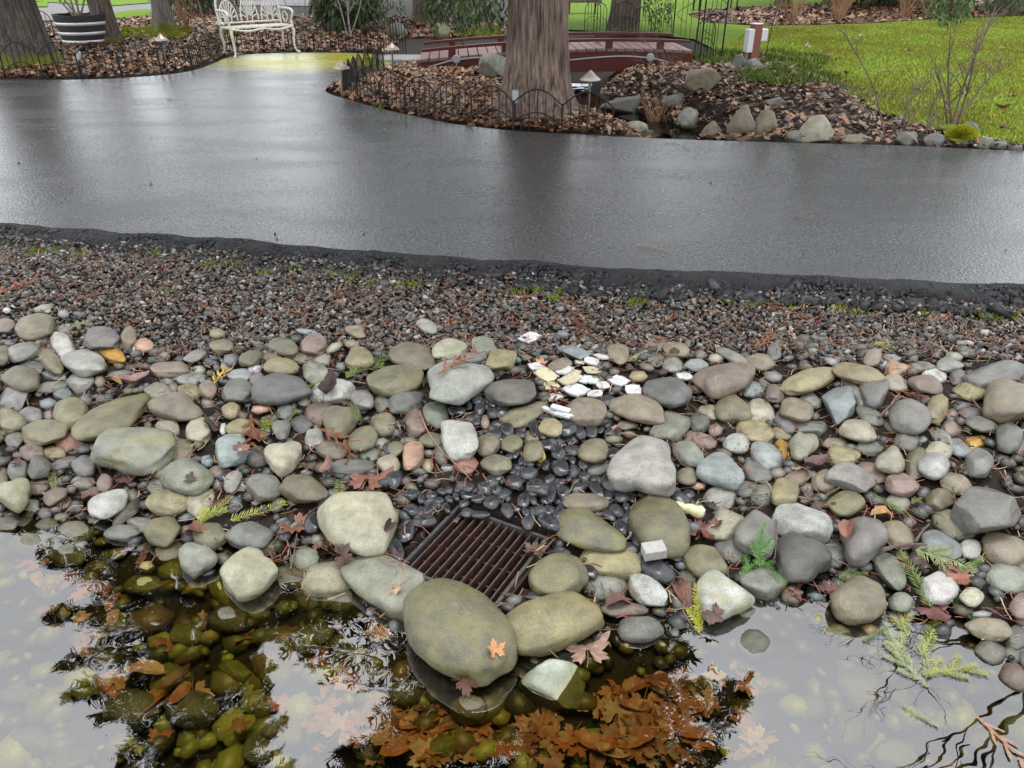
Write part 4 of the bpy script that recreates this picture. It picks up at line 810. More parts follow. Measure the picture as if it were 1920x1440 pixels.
# ---------------------------------------------------------------- fir sprigs and cedar fronds
def sprig(seed, forks, n=24, nl=.34, wid=.017, lift=.35):
    r_ = random.Random(seed); mb = MB()
    axes = [[(-1, 0, 0), (-.3, .03 * r_.uniform(-1, 1), .05), (.4, .07 * r_.uniform(-1, 1), .06), (1, .12 * r_.uniform(-1, 1), .1)]]
    for f in range(forks):
        s_ = (-1) ** f; x0 = -.6 + .35 * f; axes.append([(x0, 0, .03), (x0 + .3, s_ * .24, .06), (x0 + .62, s_ * .42, .09)])
    for ax in axes:
        c = curve_pts(ax, 6); mb.tube(c, [.022 - .014 * i / len(c) for i in range(len(c))], 5)
        c = np.array(c); m_ = int(n * (1 if len(ax) == 4 else .5))
        for i in range(m_):
            t = (i + .5) / m_ * (len(c) - 1); j = int(t); p = c[j] + (c[min(j + 1, len(c) - 1)] - c[j]) * (t - j); tg = c[min(j + 1, len(c) - 1)] - c[max(j - 1, 0)]; tg /= np.linalg.norm(tg)
            sd = np.array([-tg[1], tg[0], 0])
            for s_ in (-1, 1, 0):
                L_ = nl * r_.uniform(.75, 1.1) * (1 - .45 * (i / m_) ** 3); up = r_.uniform(.05, lift) if s_ else r_.uniform(.5, .9)
                d = tg * r_.uniform(.35, .8) + sd * (s_ if s_ else r_.uniform(-.5, .5)) + np.array([0, 0, up]); d /= np.linalg.norm(d); q = np.cross(d, [0, 0, 1]); q /= np.linalg.norm(q) + 1e-9
                e = p + d * L_; mb.add([p - q * wid * .6, p + q * wid * .6, p + d * L_ * .55 + q * wid, e, p + d * L_ * .55 - q * wid], [(0, 1, 2, 3, 4)])
    return mb.mesh('sprig', M['needle'])
SM = [sprig(1, 0), sprig(2, 2), sprig(3, 0, 22, .36), sprig(4, 4, 30, .22, .012), sprig(5, 7, 30, .10, .026, .15), sprig(6, 1, 24, .3)]
SPR = [(155, 610, 42, 22, 0, 'p'), (690, 692, 76, 28, 1, 'g'), (497, 805, 60, -65, 5, 'y'), (540, 785, 30, 60, 0, 'g'), (100, 903, 42, -45, 0, 'p'), (400, 965, 62, 48, 1, 'y'), (485, 965, 96, 14, 0, 'y'), (637, 918, 56, -85, 2, 'y'), (1418, 1058, 92, 32, 3, 'G'), (1425, 1025, 56, 75, 1, 'G'), (1445, 1075, 50, -60, 0, 'G'), (1645, 940, 58, -42, 0, 'G'), (1717, 942, 26, 20, 1, 'g'), (1682, 962, 26, -40, 2, 'd'),
       (1598, 1083, 56, 8, 1, 'g'), (1312, 1142, 66, 55, 5, 'Y'), (1716, 1090, 92, 84, 0, 'g'), (1770, 1048, 90, -22, 1, 'p'), (1822, 1064, 64, 16, 0, 'g'), (1804, 1146, 60, -70, 0, 'G'), (1195, 672, 46, 20, 0, 'p'), (664, 775, 50, -50, 2, 'g'), (595, 722, 44, 22, 0, 'g'), (310, 546, 34, -10, 1, 'g'), (622, 516, 44, 0, 3, 'g'), (1655, 652, 44, -10, 1, 'y'), (1750, 792, 26, -80, 1, 'g'), (182, 880, 34, -10, 2, 'd'), (320, 193, 18, 0, 1, 'G'), (1296, 1105, 30, 70, 2, 'd'), (90, 1040, 40, 0, 1, 'G'), (272, 1040, 44, -80, 2, 'b')]
FLO = [(1690, 1160, 84, 75, 1, 'y'), (1745, 1195, 110, 36, 0, 'y'), (1680, 1205, 90, 95, 1, 'p'), (1780, 1255, 112, 8, 3, 'y'), (1725, 1342, 62, -38, 0, 'p'), (1640, 1190, 60, 20, 0, 'g'), (1700, 1250, 96, 120, 3, 'p'), (1868, 1378, 84, -62, 4, 'o'), (1735, 1230, 90, 70, 2, 'p')]
SC = {'g': (.10, .15, .03), 'G': (.07, .17, .025), 'p': (.26, .30, .13), 'y': (.26, .28, .05), 'Y': (.30, .30, .02), 'd': (.07, .08, .03), 'o': (.42, .22, .12), 'b': (.16, .06, .025)}
SW = {'g': 'green', 'G': 'fresh bright green', 'p': 'pale silvery green', 'y': 'yellowish green', 'Y': 'yellow tipped', 'd': 'dull dark', 'o': 'orange pink', 'b': 'brown'}
for px, py, L_, rt, m_, c in SPR:
    o = link('fir_sprig', SM[m_]); lay(o, px, py, L_, R(rt), .6, .006 if py > 300 else ZP + .004); o.color = (*SC[c], 1)
    where = 'lying on the wet asphalt' if py < 300 else 'on the gravel strip' if py < 660 and py > 500 else 'near the ' + near_nick(px, py)
    tag(o, f"{SW[c]} fir sprig {where}", 'sprig', 'fir sprigs dropped on the stones')
for px, py, L_, rt, m_, c in FLO:
    o = link('floating_sprig', SM[m_]); P = onz(px, py, ZW + .004); phi = math.asin(-ray(px, py)[2]); k = depth(P) / F * L_ / 2 * 1.15
    o.location = P; o.rotation_euler = (0, 0, math.atan2(math.sin(R(rt)) / math.sin(phi), math.cos(R(rt)))); o.scale = (k * .9, k * .9, k * .3); o.color = (*[v * .7 for v in SC[c]], 1)
    tag(o, f"{SW[c]} {'cedar frond' if c == 'o' else 'fir sprig'} floating on the pond", 'sprig', 'sprigs floating on the pond')
FR = [(1082, 606, 44, -70, 1), (845, 602, 30, 0, 0), (835, 615, 24, 40, 0), (1432, 645, 40, 30, 1), (1430, 570, 50, -30, 0), (1062, 575, 36, -30, 0), (1500, 598, 40, -10, 0), (620, 815, 54, -20, 1), (650, 840, 44, -55, 0), (470, 800, 50, -60, 0), (850, 688, 60, 35, 0), (1030, 725, 50, -60, 0), (1700, 740, 40, -20, 1), (260, 492, 34, 0, 0), (560, 520, 30, 0, 0), (980, 560, 36, 10, 0), (1200, 565, 34, -20, 0), (1760, 600, 36, 10, 0), (412, 710, 40, 80, 2), (640, 551, 44, -10, 0), (1250, 602, 30, 20, 0), (160, 560, 30, 20, 0), (1850, 640, 30, 0, 0), (20, 545, 50, 40, 0)]
for px, py, L_, rt, y in FR:
    o = link('cedar_frond', SM[4]); lay(o, px, py, L_, R(rt), .4, .006); o.color = (.20, .07, .03, 1) if y < 2 else (.5, .36, .06, 1)
    tag(o, ('rust orange' if y < 2 else 'golden yellow') + ' dry cedar frond ' + ('on the slate gravel' if py < 650 else 'near the ' + near_nick(px, py)), 'frond', 'dry cedar fronds on gravel and stones')

# ---------------------------------------------------------------- twigs
TW = [[(787, 775), (803, 812), (832, 852), (858, 875), (884, 903)], [(1520, 950), (1548, 932), (1575, 916)], [(1648, 785), (1668, 764), (1690, 745)], [(1820, 748), (1842, 775), (1872, 806)], [(1655, 1034), (1690, 1024), (1737, 1024)], [(1815, 668), (1850, 662), (1895, 672)], [(1195, 458), (1225, 463), (1258, 473)], [(968, 790), (990, 800), (1018, 822)],
      [(1785, 915), (1790, 940), (1787, 965)], [(1330, 950), (1390, 935), (1440, 928)], [(1715, 1020), (1728, 1000), (1742, 985)], [(545, 1070), (552, 1040), (556, 1010), (566, 975)], [(532, 1000), (543, 1030), (548, 1060)], [(1452, 960), (1456, 1000), (1452, 1050)], [(985, 1195), (1010, 1205), (1050, 1240)], [(1865, 990), (1895, 970), (1930, 945)], [(1560, 790), (1568, 805), (1578, 828)], [(425, 900), (450, 912), (482, 935)], [(720, 1135), (735, 1112), (772, 1080)], [(1245, 268), (1270, 270), (1292, 282)], [(1490, 405), (1515, 412), (1540, 414)]]
TR = {1: .006, 2: .006, 3: .004, 4: .008, 5: .005, 10: .006, 11: .003, 12: .003}
for i, T in enumerate(TW):
    pts = []
    for px, py in T:
        if 280 < py < 500 or (py < 300): P = onz(px, py, ZP + .006)
        else: P, _ = surf(px, py); P = P + np.array([0, 0, .006])
        pts.append(P)
    c = curve_pts(pts, 5); r0 = TR.get(i, .0022); mb = MB(); mb.tube(c, [r0 * (1 - .5 * k / len(c)) * random.uniform(.85, 1.15) for k in range(len(c))], 6)
    o = mb.build('twig', M['twig'] if i not in (0, 6, 14, 18) else M['straw']); tag(o, ('thin bare twig lying on the wet asphalt path' if T[0][1] < 500 else f"{'thick' if r0 > .004 else 'thin'} twig lying near the {near_nick(*T[len(T)//2])}"), 'twig', 'twigs on stones and path')

# ---------------------------------------------------------------- needles, bark bits and broken stems between stones and gravel: uncountable
def debris(name, n, test, label, pal, lmin, lmax, seed, wd=.0016):
    r2 = np.random.default_rng(seed); q = np.stack([r2.uniform(-3.4, 3.4, n * 3), r2.uniform(1.2, 4.9, n * 3)], 1); z = natural(q[:, 0], q[:, 1])
    v = np.stack([q[:, 0], q[:, 1], z], 1) - CAM; dz = v @ FWD; px = 960 + F * (v @ RIGHT) / dz; py = 720 - F * (v @ UP) / dz
    ok = test(px, py) & (q[:, 1] < np.interp(q[:, 0], nearW[np.argsort(nearW[:, 0]), 0], nearW[np.argsort(nearW[:, 0]), 1]) - .22) & (np.maximum(abs((q - gcen[:2]) @ gu[:2]), abs((q - gcen[:2]) @ gv[:2])) > GH) & (z > ZW - .005)
    q, z = q[ok][:n], z[ok][:n]; n = len(q); a = r2.uniform(0, 6.28, n); L_ = r2.uniform(lmin, lmax, n); d = np.stack([np.cos(a), np.sin(a)], 1); s_ = np.stack([-d[:, 1], d[:, 0]], 1) * wd
    bend = r2.normal(0, .12, n)[:, None] * L_[:, None]; V = np.zeros((n, 6, 3)); zz = z + r2.uniform(.004, .022, n)
    for k, (t, b) in enumerate(((-.5, 0), (0, 1), (.5, 0))):
        c = q + d * (L_ * t)[:, None] + s_ / wd * bend * b; V[:, 2 * k, :2] = c - s_; V[:, 2 * k + 1, :2] = c + s_; V[:, 2 * k:2 * k + 2, 2] = (zz + r2.normal(0, .006, n))[:, None]
    Fc = (np.array([[0, 1, 3, 2], [2, 3, 5, 4]])[None] + 6 * np.arange(n)[:, None, None]).reshape(-1, 4); pl = np.array(pal); c = pl[r2.integers(0, len(pl), n)] * r2.uniform(.6, 1.3, (n, 1))
    tag(link(name, npmesh(name, V.reshape(-1, 3), Fc, M['litter'], np.repeat(c, 6, 0))), label, 'debris', kind='stuff')
debris('needle_debris', 3600, lambda x, y: (y > 640) & (y < 1200) & (x > -60) & (x < 1980), 'fallen needles and broken stems between the cobbles', [(.16, .06, .03), (.06, .035, .025), (.3, .2, .11), (.2, .05, .025)], .02, .10, 11)
debris('needle_debris', 4200, lambda x, y: (y > 440) & (y < 660) & (x > -60) & (x < 1980), 'rust coloured needles and stems scattered over the slate gravel', [(.22, .075, .03), (.10, .045, .025), (.3, .17, .09)], .02, .07, 12)

# ================================================================ GARDEN BEYOND THE PATH
# litter of leaves on the beds: uncountable
def litter(name, P, n, size, label, dark=1.):
    q = scatter(P, n); z = natural(q[:, 0], q[:, 1]); ok = ~inpoly(q[:, 0], q[:, 1], pathP) & ~inpoly(q[:, 0], q[:, 1], lawnP) & (z > -.25) | (np.full(len(q), name == 'bed_litter') & ~inpoly(q[:, 0], q[:, 1], pathP))
    q, z = q[ok], z[ok]; n = len(q)
    base = np.array([[0, 0, 0], [1, .0, .12], [.45, .38, .05], [.2, .95, .15], [-.35, .42, .0], [-.9, .25, .14], [-.5, -.3, .03], [-.2, -.9, .12], [.4, -.4, .04]])
    tri = np.array([[0, i, i % 8 + 1] for i in range(1, 9)])
    s_ = size * np.exp(rng.normal(0, .3, n)); a = rng.uniform(0, 6.28, n); tx, ty = rng.normal(0, .35, n), rng.normal(0, .35, n); cu = rng.uniform(-1.5, 2.2, n)
    b = base[None] * s_[:, None, None]; b = b * np.stack([np.ones(n), rng.uniform(.6, 1, n), cu], 1)[:, None]
    x = b[..., 0] * np.cos(a)[:, None] - b[..., 1] * np.sin(a)[:, None]; y = b[..., 0] * np.sin(a)[:, None] + b[..., 1] * np.cos(a)[:, None]; zz = b[..., 2] + x * tx[:, None] + y * ty[:, None]
    V = np.stack([x + q[:, 0, None], y + q[:, 1, None], zz + z[:, None] + rng.uniform(.03, .06, (n, 1))], -1)
    pal = np.array([(.22, .12, .062), (.12, .055, .028), (.32, .20, .12), (.05, .025, .014), (.25, .105, .04), (.38, .265, .175), (.10, .05, .028), (.036, .019, .012)]) * dark * np.array([1., .88, .72])
    c = pal[rng.integers(0, len(pal), n)] * rng.uniform(.65, 1.2, (n, 1))
    Fc = (tri[None] + 9 * np.arange(n)[:, None, None]).reshape(-1, 3)
    return tag(link(name, npmesh(name, V.reshape(-1, 3), Fc, M['litter'], np.repeat(c, 9, 0))), label, 'leaf litter', kind='stuff')
litter('leaf_litter', wpoly([(612, 170), (650, 150), (720, 130), (780, 120), (1060, 118), (1075, 150), (1090, 165), (1150, 195), (1200, 225), (1215, 258), (1050, 252), (850, 234), (700, 202)]), 12000, .036, 'brown maple leaves carpeting the bed around the cedar trunk')
litter('leaf_litter', wpoly([(-120, 150), (0, 150), (235, 146), (320, 139), (400, 118), (430, 106), (560, 98), (725, 100), (760, 72), (960, 72), (960, 44), (760, 36), (560, 32), (430, 26), (300, 30), (200, 42), (-120, 60)]), 24000, .042, 'brown leaves strewn over the bed behind the wire fence')
litter('leaf_litter', wpoly([(1180, 120), (1300, 120), (1400, 105), (1460, 120), (1540, 168), (1640, 215), (1790, 258), (1925, 281), (1925, 287), (1500, 268), (1310, 262), (1300, 240), (1220, 205), (1150, 175), (1080, 150), (1090, 122)]), 6500, .032, 'dark brown leaves on the bank between the stream and the lawn', .7)
litter('bed_litter', bedP, 7000, .07, 'rust brown leaves over the far shrub bed')

# ---------------------------------------------------------------- trees
def spray_crown(name, H, z0, z1, rad, n, seed, droop, colr, leaf=.16):
    """whorled boughs carrying fans of small sprays"""
    r2 = np.random.default_rng(seed); V = []; C = []; mb = MB()
    nb = int((z1 - z0) * 9.5)
    pts = []; dirs = []
    for i in range(nb):
        z = z0 + (z1 - z0) * (i + r2.uniform(0, 1)) / nb; f = (z - z0) / (z1 - z0); L_ = rad * (1 - f) ** .75 * r2.uniform(.55, 1.12) + .25; a = r2.uniform(0, 6.28)
        d = np.array([math.cos(a), math.sin(a), 0]); c = []
        for t in np.linspace(0, 1, 9): c.append(np.array([0, 0, z]) + d * L_ * t + np.array([0, 0, -droop * L_ * t * t + .12 * L_ * t]))
        mb.tube(c, [.035 * (1 - .85 * t) * (.5 + L_ / rad) for t in np.linspace(0, 1, 9)], 4)
        side = np.array([-d[1], d[0], 0]); k = max(6, int(n / nb * L_ / rad * 2))
        t = r2.uniform(.12, 1, k) ** .8; cc = np.array(c); ti = t * 8; j = np.minimum(ti.astype(int), 7); base = cc[j] + (cc[j + 1] - cc[j]) * (ti - j)[:, None]
        off = r2.normal(0, 1, k) * .22 * L_ * (1.05 - t); p = base + side * off[:, None] + r2.normal(0, .04, (k, 3)); p[:, 2] -= abs(off) * .35 * droop + r2.uniform(0, .1, k)
        pts.append(p); dirs.append(d * .7 + side * np.sign(off)[:, None] * r2.uniform(.2, 1, (k, 1)) + np.array([0, 0, -1]) * r2.uniform(.1, .9, (k, 1)) * droop)
    p = np.vstack(pts); d = np.vstack(dirs); d /= np.linalg.norm(d, axis=1)[:, None]; m_ = len(p)
    q = np.cross(d, r2.normal(0, 1, (m_, 3)) * .35 + np.array([0, 0, 1])); q /= np.linalg.norm(q, axis=1)[:, None] + 1e-9
    L_ = leaf * r2.uniform(.6, 1.3, m_)[:, None]
    # each spray: a narrow spine with two side fingers a side
    T = []
    for (b0, l0, sdir, wd) in ((0, 1, 0, .075), (.15, .5, .8, .055), (.15, .5, -.8, .055), (.45, .42, .75, .05), (.45, .42, -.75, .05)):
        s0 = p + d * L_ * b0; e = s0 + (d * (1 - abs(sdir) * .35) + q * sdir) * L_ * l0; w_ = np.cross(e - s0, np.cross(d, q)); w_ /= np.linalg.norm(w_, axis=1)[:, None] + 1e-9; mdp = (s0 * .45 + e * .55)
        T += [np.stack([s0, mdp + w_ * wd * L_, e], 1), np.stack([s0, e, mdp - w_ * wd * L_], 1)]
    V = np.concatenate(T).reshape(-1, 3); c = np.array(colr) * r2.uniform(.5, 1.45, (m_, 1)); c = np.repeat(np.tile(c, (10, 1)), 3, 0)
    me = npmesh(name, V, np.arange(len(V)).reshape(-1, 3), M['foliage'], c); limbs = mb.mesh('limbs', M['brown_bark']); return me, limbs
def trunk(name, r0, H, mat, parent, lean=(0, 0), flare=1.6, ridge=.05, seed=0, n=96, rows=70):
    V = []; zs = np.concatenate([np.linspace(-.25, 2.4, rows), np.linspace(2.6, H, 24)])
    for z in zs:
        fl = 1 + (flare - 1) * math.exp(-max(z, 0) / .22) + .12 * math.exp(-max(z, 0) / .9); rr = r0 * fl * (1 - .88 * max(z, 0) / H)
        for k in range(n):
            a = 2 * math.pi * k / n; tw = a + .12 * z
            d = mnoise.noise(Vector((math.cos(tw) * 6, math.sin(tw) * 6, z * .7 + seed))) + .9 * mnoise.noise(Vector((math.cos(tw) * 15, math.sin(tw) * 15, z * 1.1 + seed)))
            lob = .09 * (fl - 1) * 2.2 * math.sin(5 * a + seed); q = rr * (1 + ridge * d + lob)
            V.append((q * math.cos(a) + lean[0] * z, q * math.sin(a) + lean[1] * z, z))
    m_ = len(zs); i, k = np.meshgrid(np.arange(m_ - 1), np.arange(n), indexing='ij'); Fq = np.stack([i * n + k, i * n + (k + 1) % n, (i + 1) * n + (k + 1) % n, (i + 1) * n + k], -1).reshape(-1, 4)
    return link(name, npmesh('trunk', V, Fq, mat, smooth=True), parent)
def hang(px0, px1, py1, D, seed, col, parent, name='bough', n=1100, top=1.9):
    """a drooping bough: strands of scale foliage hanging from a limb"""
    r2 = np.random.default_rng(seed); V = []; C = []; inv = parent.matrix_world.inverted() if parent else Matrix(); mb = MB(); tri = []
    lim = np.array(ray((px0 + px1) / 2, py1)); 
    for s_ in range(26):
        px = r2.uniform(px0, px1); mid = 1 - abs((px - (px0 + px1) / 2) / ((px1 - px0) / 2 + 1)); pye = py1 * (.45 + .55 * mid) * r2.uniform(.7, 1.05); d = ray(px, pye); t = (D + r2.uniform(-.35, .35)) / d[1]; e = CAM + d * t
        b = np.array([e[0] + r2.uniform(-.1, .1), e[1], max(top, e[2] + .3)])
        for k in range(n // 26):
            f = r2.uniform(0, 1); p = b + (e - b) * f + r2.normal(0, .03, 3); dd = np.array([r2.normal(0, .45), r2.normal(0, .45), -1]); dd /= np.linalg.norm(dd); L_ = r2.uniform(.05, .13); q = np.cross(dd, r2.normal(0, 1, 3)); q /= np.linalg.norm(q); c = np.array(col) * r2.uniform(.5, 1.5)
            V += [p - q * .004, p + q * .013 + dd * L_ * .5, p + dd * L_, p - q * .013 + dd * L_ * .5]; C += [c] * 4
    V = np.array(V); o = parent.location if parent else Vector(); V = V - np.array(o[:])
    return tag(link(name, npmesh(name, V, np.arange(len(V)).reshape(-1, 4), M['foliage'], np.array(C)), parent), kind='stuff')
cedar_crown = spray_crown('crown', 20, 4.0, 20, 4.6, 62000, 5, .42, (.03, .042, .012), .18)
fir_crown = spray_crown('crown', 24, 4.2, 23, 3.2, 42000, 9, .25, (.026, .042, .013), .18)
def tree(name, px, py, r0, H, mat, label, crown, cs=1., lean=(0, 0), flare=1.6, ridge=.05, seed=0):
    P = onz(px, py, 0); e = empty(name, (P[0], P[1], float(natural(P[0], P[1]))), 0, label, 'tree'); bpy.context.view_layer.update()
    trunk('trunk', r0, H, mat, e, lean, flare, ridge, seed)
    if crown:
        c = link('crown', crown[0], e); c.scale = (cs, cs, H / 21.); c.rotation_euler = (0, 0, seed); l = link('limbs', crown[1], c)
        if lean[0] or lean[1]: c.location = (lean[0] * H * .4, lean[1] * H * .4, 0)
    return e
cedar = tree('cedar_tree', 1003, 217, .298, 21, M['cedar_bark'], 'large cedar with stringy grey-brown bark standing by the footbridge', cedar_crown, 1., (.02, 0), 1.55, .085, 1)
fir = tree('fir_tree', 38, 122, .44, 23, M['fir_bark'], 'thick mossy rough-barked fir trunk behind the wire fence', fir_crown, 1., (-.02, 0), 1.45, .06, 2)
t2 = tree('leaning_tree', 208, 82, .19, 16, M['brown_bark'], 'slim brown tree trunk leaning beside the half barrel', fir_crown, .85, (-.05, 0), 1.25, .05, 3)
t3 = tree('mossy_tree', 312, 66, .155, 12, M['pale_bark'], 'pale trunk with a thick moss-covered foot among leaves', None, 1, (.0, 0), 2.1, .07, 4)
t4 = tree('mossy_tree', 434, 66, .16, 12, M['pale_bark'], 'mossy pale trunk half hidden by the white bench', None, 1, (-.03, 0), 1.9, .07, 5)
t5 = tree('cedar_tree', 1168, 62, .29, 18, M['brown_bark'], 'brown leaning trunk on the lawn behind the footbridge', cedar_crown, .8, (.05, 0), 1.2, .05, 6)
t6 = tree('cedar_tree', 800, 42, .27, 18, M['brown_bark'], 'dark reddish trunk behind the far bridge rail', cedar_crown, .75, (-.03, 0), 1.5, .06, 7)
for i, (px, py, r0, lb) in enumerate([(1466, 10, .16, 'thin dark trunk at the edge of the far shrub bed'), (1570, 9, .3, 'stout far trunk in the shrub bed'), (1668, 8, .36, 'broad far trunk behind the dry shrubs'), (1905, 22, .45, 'broad far cedar trunk with spreading roots at the bed end'), (690, 12, .2, 'dim far trunk beside the drive')]):
    tree('far_tree', px, py, r0, 17, M['brown_bark'], lb, cedar_crown if i % 2 else fir_crown, .9, (0, 0), 1.7, .06, 10 + i)
GC_ = (.05, .075, .02)
hang(868, 955, 62, 8.7, 1, GC_, cedar); hang(790, 850, 52, 10.0, 2, GC_, cedar)
hang(1205, 1262, 62, 17.5, 3, GC_, t5); hang(680, 760, 42, 16, 4, GC_, t6); hang(850, 890, 70, 11, 6, GC_, cedar)
ft = [o for o in bpy.data.objects if o.name.startswith('far_tree') and o.parent is None]
hang(1745, 1815, 58, 14, 7, (.10, .15, .05), ft[3], n=3200); hang(1840, 1925, 34, 20, 8, GC_, ft[3], n=2200)
# conifer shrubs behind the bed
for i, (px, py, w_, h_, lb) in enumerate([(655, 58, 1.5, 1.5, 'drooping dark green conifer shrub behind the far fence'), (375, 26, 2.4, 1.6, 'dense dark evergreen shrub between the mossy trunks'), (1640, 14, 2.2, 1.6, 'dark evergreen bush behind the far shrub bed'), (1700, 10, 3., 1.8, 'wide dark evergreen at the far lawn edge')]):
    P = onz(px, py, 0); e = empty('conifer_shrub', (P[0], P[1], 0), 0, lb, 'shrub'); r2 = np.random.default_rng(30 + i); m_ = 5200
    u = r2.normal(0, 1, (m_, 3)); u /= np.linalg.norm(u, axis=1)[:, None]; rr = r2.uniform(.45, 1, m_) ** .5; lump = 1 + .25 * np.sin(u[:, 0] * 6 + i) * np.cos(u[:, 2] * 7 + 2 * u[:, 1] * 3)
    p = u * (rr * lump)[:, None] * np.array([w_ / 2, w_ / 2, h_ / 2]) + np.array([0, 0, h_ * .55]); d = u * .6 + np.array([0, 0, -.9]) + r2.normal(0, .3, (m_, 3)); d /= np.linalg.norm(d, axis=1)[:, None]; q = np.cross(d, r2.normal(0, 1, (m_, 3))); q /= np.linalg.norm(q, axis=1)[:, None]; L_ = r2.uniform(.1, .22, (m_, 1))
    V = np.stack([p, p + d * L_ * .5 + q * .02, p + d * L_, p + d * L_ * .5 - q * .02], 1).reshape(-1, 3); c = np.repeat(np.array(GC_) * r2.uniform(.4, 1.5, (m_, 1)), 4, 0)
    link('foliage', npmesh('foliage', V, np.arange(m_ * 4).reshape(-1, 4), M['foliage'], c), e); mb = MB(); mb.tube([(0, 0, -.1), (.03, 0, h_ * .5)], [.06, .03], 7); mb.build('stem', M['brown_bark'], e)

def canes(name, base, tips, r0, mat, label, seed, side=4, cat='shrub', group=None):
    """bare stems from one root, each with a few side shoots"""
    r_ = random.Random(seed); e = empty(name, base, 0, label, cat, group)
    for tp in tips:
        b = np.array([r_.uniform(-.04, .04), r_.uniform(-.04, .04), -.05]); tp = np.array(tp, float); mid = b + (tp - b) * .5 + np.array([r_.uniform(-.08, .08), r_.uniform(-.08, .08), r_.uniform(0, .1)])
        c = curve_pts([b, mid, tp], 8); mb = MB(); mb.tube(c, [r0 * (1 - .8 * i / len(c)) for i in range(len(c))], 5)
        for k in range(side):
            i = r_.randint(5, len(c) - 3); p = c[i]; dd = (tp - b) / np.linalg.norm(tp - b) * .5 + np.array([r_.uniform(-.9, .9), r_.uniform(-.5, .5), r_.uniform(0, .6)]); L_ = np.linalg.norm(tp - b) * r_.uniform(.15, .4); q = p + dd * L_ * .5 + np.array([0, 0, .03]); s_ = p + dd * L_
            mb.tube([p, q, s_], [r0 * .45, r0 * .33, r0 * .15], 4)
            for _ in range(2): z_ = s_ * .6 + p * .4; mb.tube([z_, z_ + np.array([r_.uniform(-.12, .12), r_.uniform(-.08, .08), r_.uniform(.02, .14)])], [r0 * .25, r0 * .12], 3)
        mb.build('stem', mat, e)
    return e
def tipsfor(base, L_): return [np.array([(q := CAM + ray(px, py) * ((base[1] + dy) / ray(px, py)[1]))[0] - base[0], dy, q[2] - base[2]]) for px, py, dy in L_]
b = G(1674, 272); canes('bare_shrub', b, tipsfor(b, [(1582, 62, .2)]), .011, M['cane'], 'single tall bare cane arching over the lawn edge', 1, 3)
b = G(1688, 268); canes('bare_shrub', b, tipsfor(b, [(1718, 165, .1), (1695, 190, 0), (1735, 150, .2)]), .008, M['cane'], 'low bare twiggy shrub beside the tall cane', 2, 5)
b = G(1786, 243); canes('bare_shrub', b, tipsfor(b, [(1857, 45, .2), (1782, 62, .1), (1835, 50, 0), (1752, 130, 0), (1880, 120, .2)]), .013, M['cane'], 'bare many-stemmed shrub behind the moss-topped rock', 3, 7)
b = G(1745, 268); canes('bare_shrub', b, tipsfor(b, [(1745, 170, .1), (1765, 165, 0), (1790, 200, .1), (1725, 180, 0)]), .008, M['cane'], 'thin bare red-brown shoots rising between grey rocks', 4, 3)
b = G(1245, 150); canes('bare_shrub', b, tipsfor(b, [(1205, 72, 0), (1270, 80, 0), (1280, 110, .1), (1180, 110, 0), (1225, 60, .2)]), .006, M['cane'], 'bare twigs in front of the right end of the footbridge', 5, 5)
b = G(1228, 236); canes('dry_grass', b, [(random.uniform(-.22, .22), random.uniform(-.15, .15), random.uniform(.18, .42)) for _ in range(46)], .004, M['straw'], 'reddish dry grass tuft at the stream edge', 6, 0, 'grass tuft')
b = G(655, 72); canes('bare_shrub', b, [(-.25, 0, 1.1), (.1, 0, 1.2), (.25, 0, 1.15), (-.1, 0, 1.2), (.35, .1, 1.)], .016, material('silver_cane', (.28, .25, .22), .6), 'pale grey many-stemmed bare shrub before the conifer', 7, 3)
for i, (px, py, lb) in enumerate([(1575, 34, 'dry straw-coloured shrub behind the post with boxes'), (1480, 46, 'large dry brown shrub at the near edge of the far bed'), (1570, 44, 'small dry straw tuft in the far bed'), (1695, 36, 'spiky dry shrub right of the straw tufts'), (1740, 32, 'low dry brown shrub under the hanging bough'), (352, 62, 'dry brown stems beside the mossy trunk')]):
    b = onz(px, py, 0); canes('dry_shrub', b, [(random.uniform(-.35, .35), random.uniform(-.3, .3), random.uniform(.4, .95 if i != 5 else 1.4)) for _ in range(30)], .009, M['straw'], lb, 20 + i, 1, 'shrub')
b = onz(395, 84, 0); canes('bare_sapling', b, [(-.03, 0, 1.7)], .025, M['pale_bark'], 'slim grey sapling in the leaves left of the bench', 40, 4, 'sapling')
b = onz(565, 92, 0); canes('bare_shrub', b, [(-.25, .1, 1.1), (.2, 0, 1.2), (.05, .1, .9)], .006, M['cane'], 'fine bare stems right of the white bench', 41, 4)
# bare maple just outside the picture whose branches hang over the pond
mp_ = empty('bare_maple', (7.6, 7.6, 0), 0, 'tall bare deciduous tree beyond the right end of the rocks', 'tree'); trunk('trunk', .12, 9, M['pale_bark'], mp_, (-.03, -.02), 1.3, .03, 3, 24, 20)
mb = MB(); r_ = random.Random(4)
def grow(p, d, L_, r0, lev):
    e = p + d * L_; m2 = p + d * L_ * .5 + np.array([r_.gauss(0, .06), r_.gauss(0, .06), 0]) * L_; mb.tube([p, m2, e], [r0, r0 * .8, r0 * .6], 5 if lev < 2 else 3)
    if lev < 5:
        for k in range(3 if lev < 4 else 2):
            nd = d + np.array([r_.gauss(0, .5), r_.gauss(0, .5), r_.gauss(.1, .4)]); nd /= np.linalg.norm(nd); grow(p + d * L_ * r_.uniform(.4, 1), nd, L_ * r_.uniform(.55, .8), r0 * .55, lev + 1)
for z in np.linspace(4, 8.5, 8):
    a = r_.uniform(1.9, 4.4); grow(np.array([-.03 * z, -.02 * z, z]), np.array([math.cos(a), math.sin(a), .35]), r_.uniform(1.2, 2.0), .028, 1)
mb.build('limbs', M['cane'], mp_)

